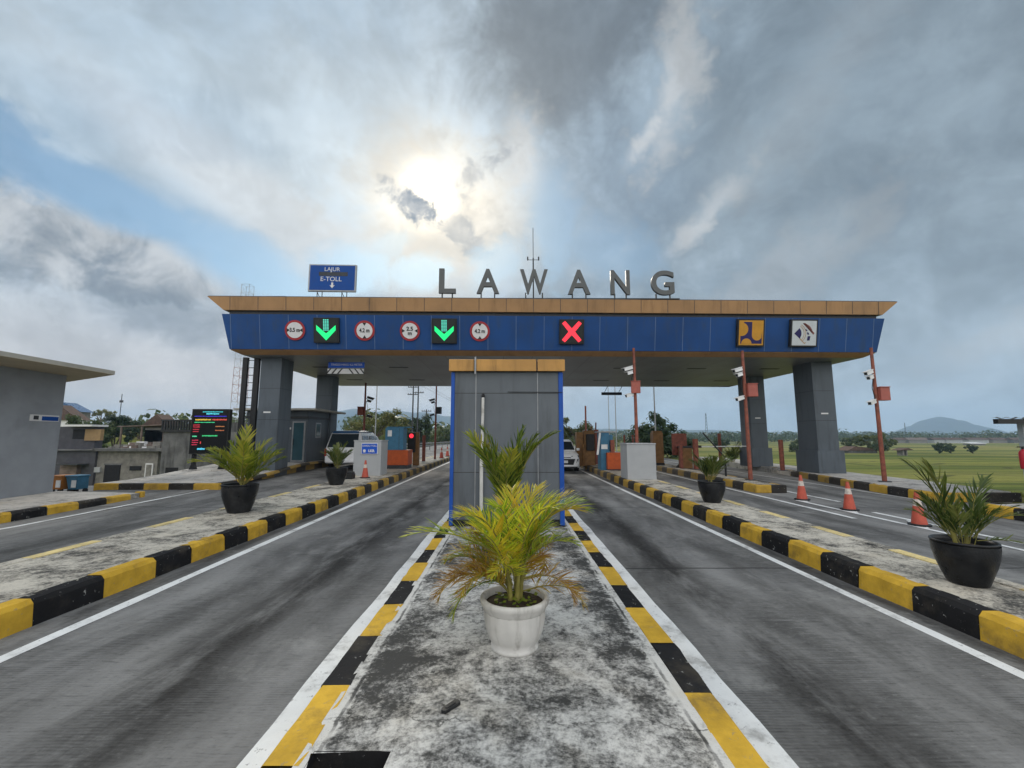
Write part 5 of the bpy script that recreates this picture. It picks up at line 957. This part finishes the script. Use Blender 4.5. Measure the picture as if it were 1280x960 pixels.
# grass along the verge
b = MB(); r2 = random.Random(90)
for i in range(9000):
    y_ = r2.uniform(11.5,40); x0_ = 14.5+.1*(y_-13); x_ = x0_+abs(r2.gauss(0,3.5)); z_ = terr(x_, y_)-.02; h_ = r2.uniform(.08,.24); a = r2.uniform(0,6.28); wd = .012+.012*r2.random()
    b.add([(x_-wd*math.cos(a), y_-wd*math.sin(a), z_),(x_+wd*math.cos(a), y_+wd*math.sin(a), z_),(x_+r2.uniform(-.09,.09), y_+r2.uniform(-.09,.09), z_+h_)], [(0,1,2)])
setting(b.build('verge_grass', GRASS_M), 'stuff')

# ------------------------------------------------------------------ hills and air
HILLM = mat('hill_forest', (.022,.036,.026), .95, .35, .012, 0)
def ridge(name, pts, y_, depth, seed, n=160):
    r2 = random.Random(seed); b = MB(); x0, x1 = pts[0][0], pts[-1][0]; vs = []; rows_ = 7; ph = [r2.uniform(0,6.28) for _ in range(6)]
    for i in range(n+1):
        x_ = x0+(x1-x0)*i/n
        for (xa, ha), (xb, hb) in zip(pts, pts[1:]):
            if xa <= x_ <= xb: u = (x_-xa)/(xb-xa); u = u*u*(3-2*u); h_ = ha+(hb-ha)*u; break
        h_ *= 1+.035*sum(math.sin(x_*(.004+.007*k)+ph[k])/(1+.4*k) for k in range(6))
        for j in range(rows_): v = (j/(rows_-1))*2-1; vs.append((x_, y_+depth*v, -6+(h_+6)*(1-v*v)**.9+r2.uniform(-1,1)*h_*.012))
    b.add(vs, [(i*rows_+j, (i+1)*rows_+j, (i+1)*rows_+j+1, i*rows_+j+1) for i in range(n) for j in range(rows_-1)], 0, True); return setting(b.build(name, HILLM))
ridge('hill', [(2050,-4),(2189,8),(2285,34),(2380,76),(2450,108),(2500,124),(2560,112),(2640,74),(2700,60),(2790,20),(2880,4),(2980,-5)], 2500, 200, 3)
ridge('hills', [(-3000,40),(-1800,80),(-1250,140),(-950,175),(-620,165),(-350,125),(0,85),(500,52),(1100,46),(1700,28),(2400,22),(3000,18)], 2720, 260, 4)
hz_ = MB(); hz_.box(-3300,3300,-60,3200,-14,190); m = bpy.data.materials.new('haze'); m.use_nodes = True; m.node_tree.nodes.clear(); t = NT(m.node_tree); pv_ = t.node('ShaderNodeVolumePrincipled'); ou = t.node('ShaderNodeOutputMaterial')
pv_.inputs['Color'].default_value = (.52,.72,1.0,1); pv_.inputs['Density'].default_value = .0003; pv_.inputs['Anisotropy'].default_value = .2; t.l.new(pv_.outputs[0], ou.inputs['Volume'])
setting(hz_.build('haze', m), 'stuff')
sc.cycles.max_bounces = 8; sc.cycles.volume_bounces = 1; sc.cycles.transparent_max_bounces = 12; sc.cycles.use_denoising = True; w.cycles.sampling_method = 'MANUAL'; w.cycles.sample_map_resolution = 512
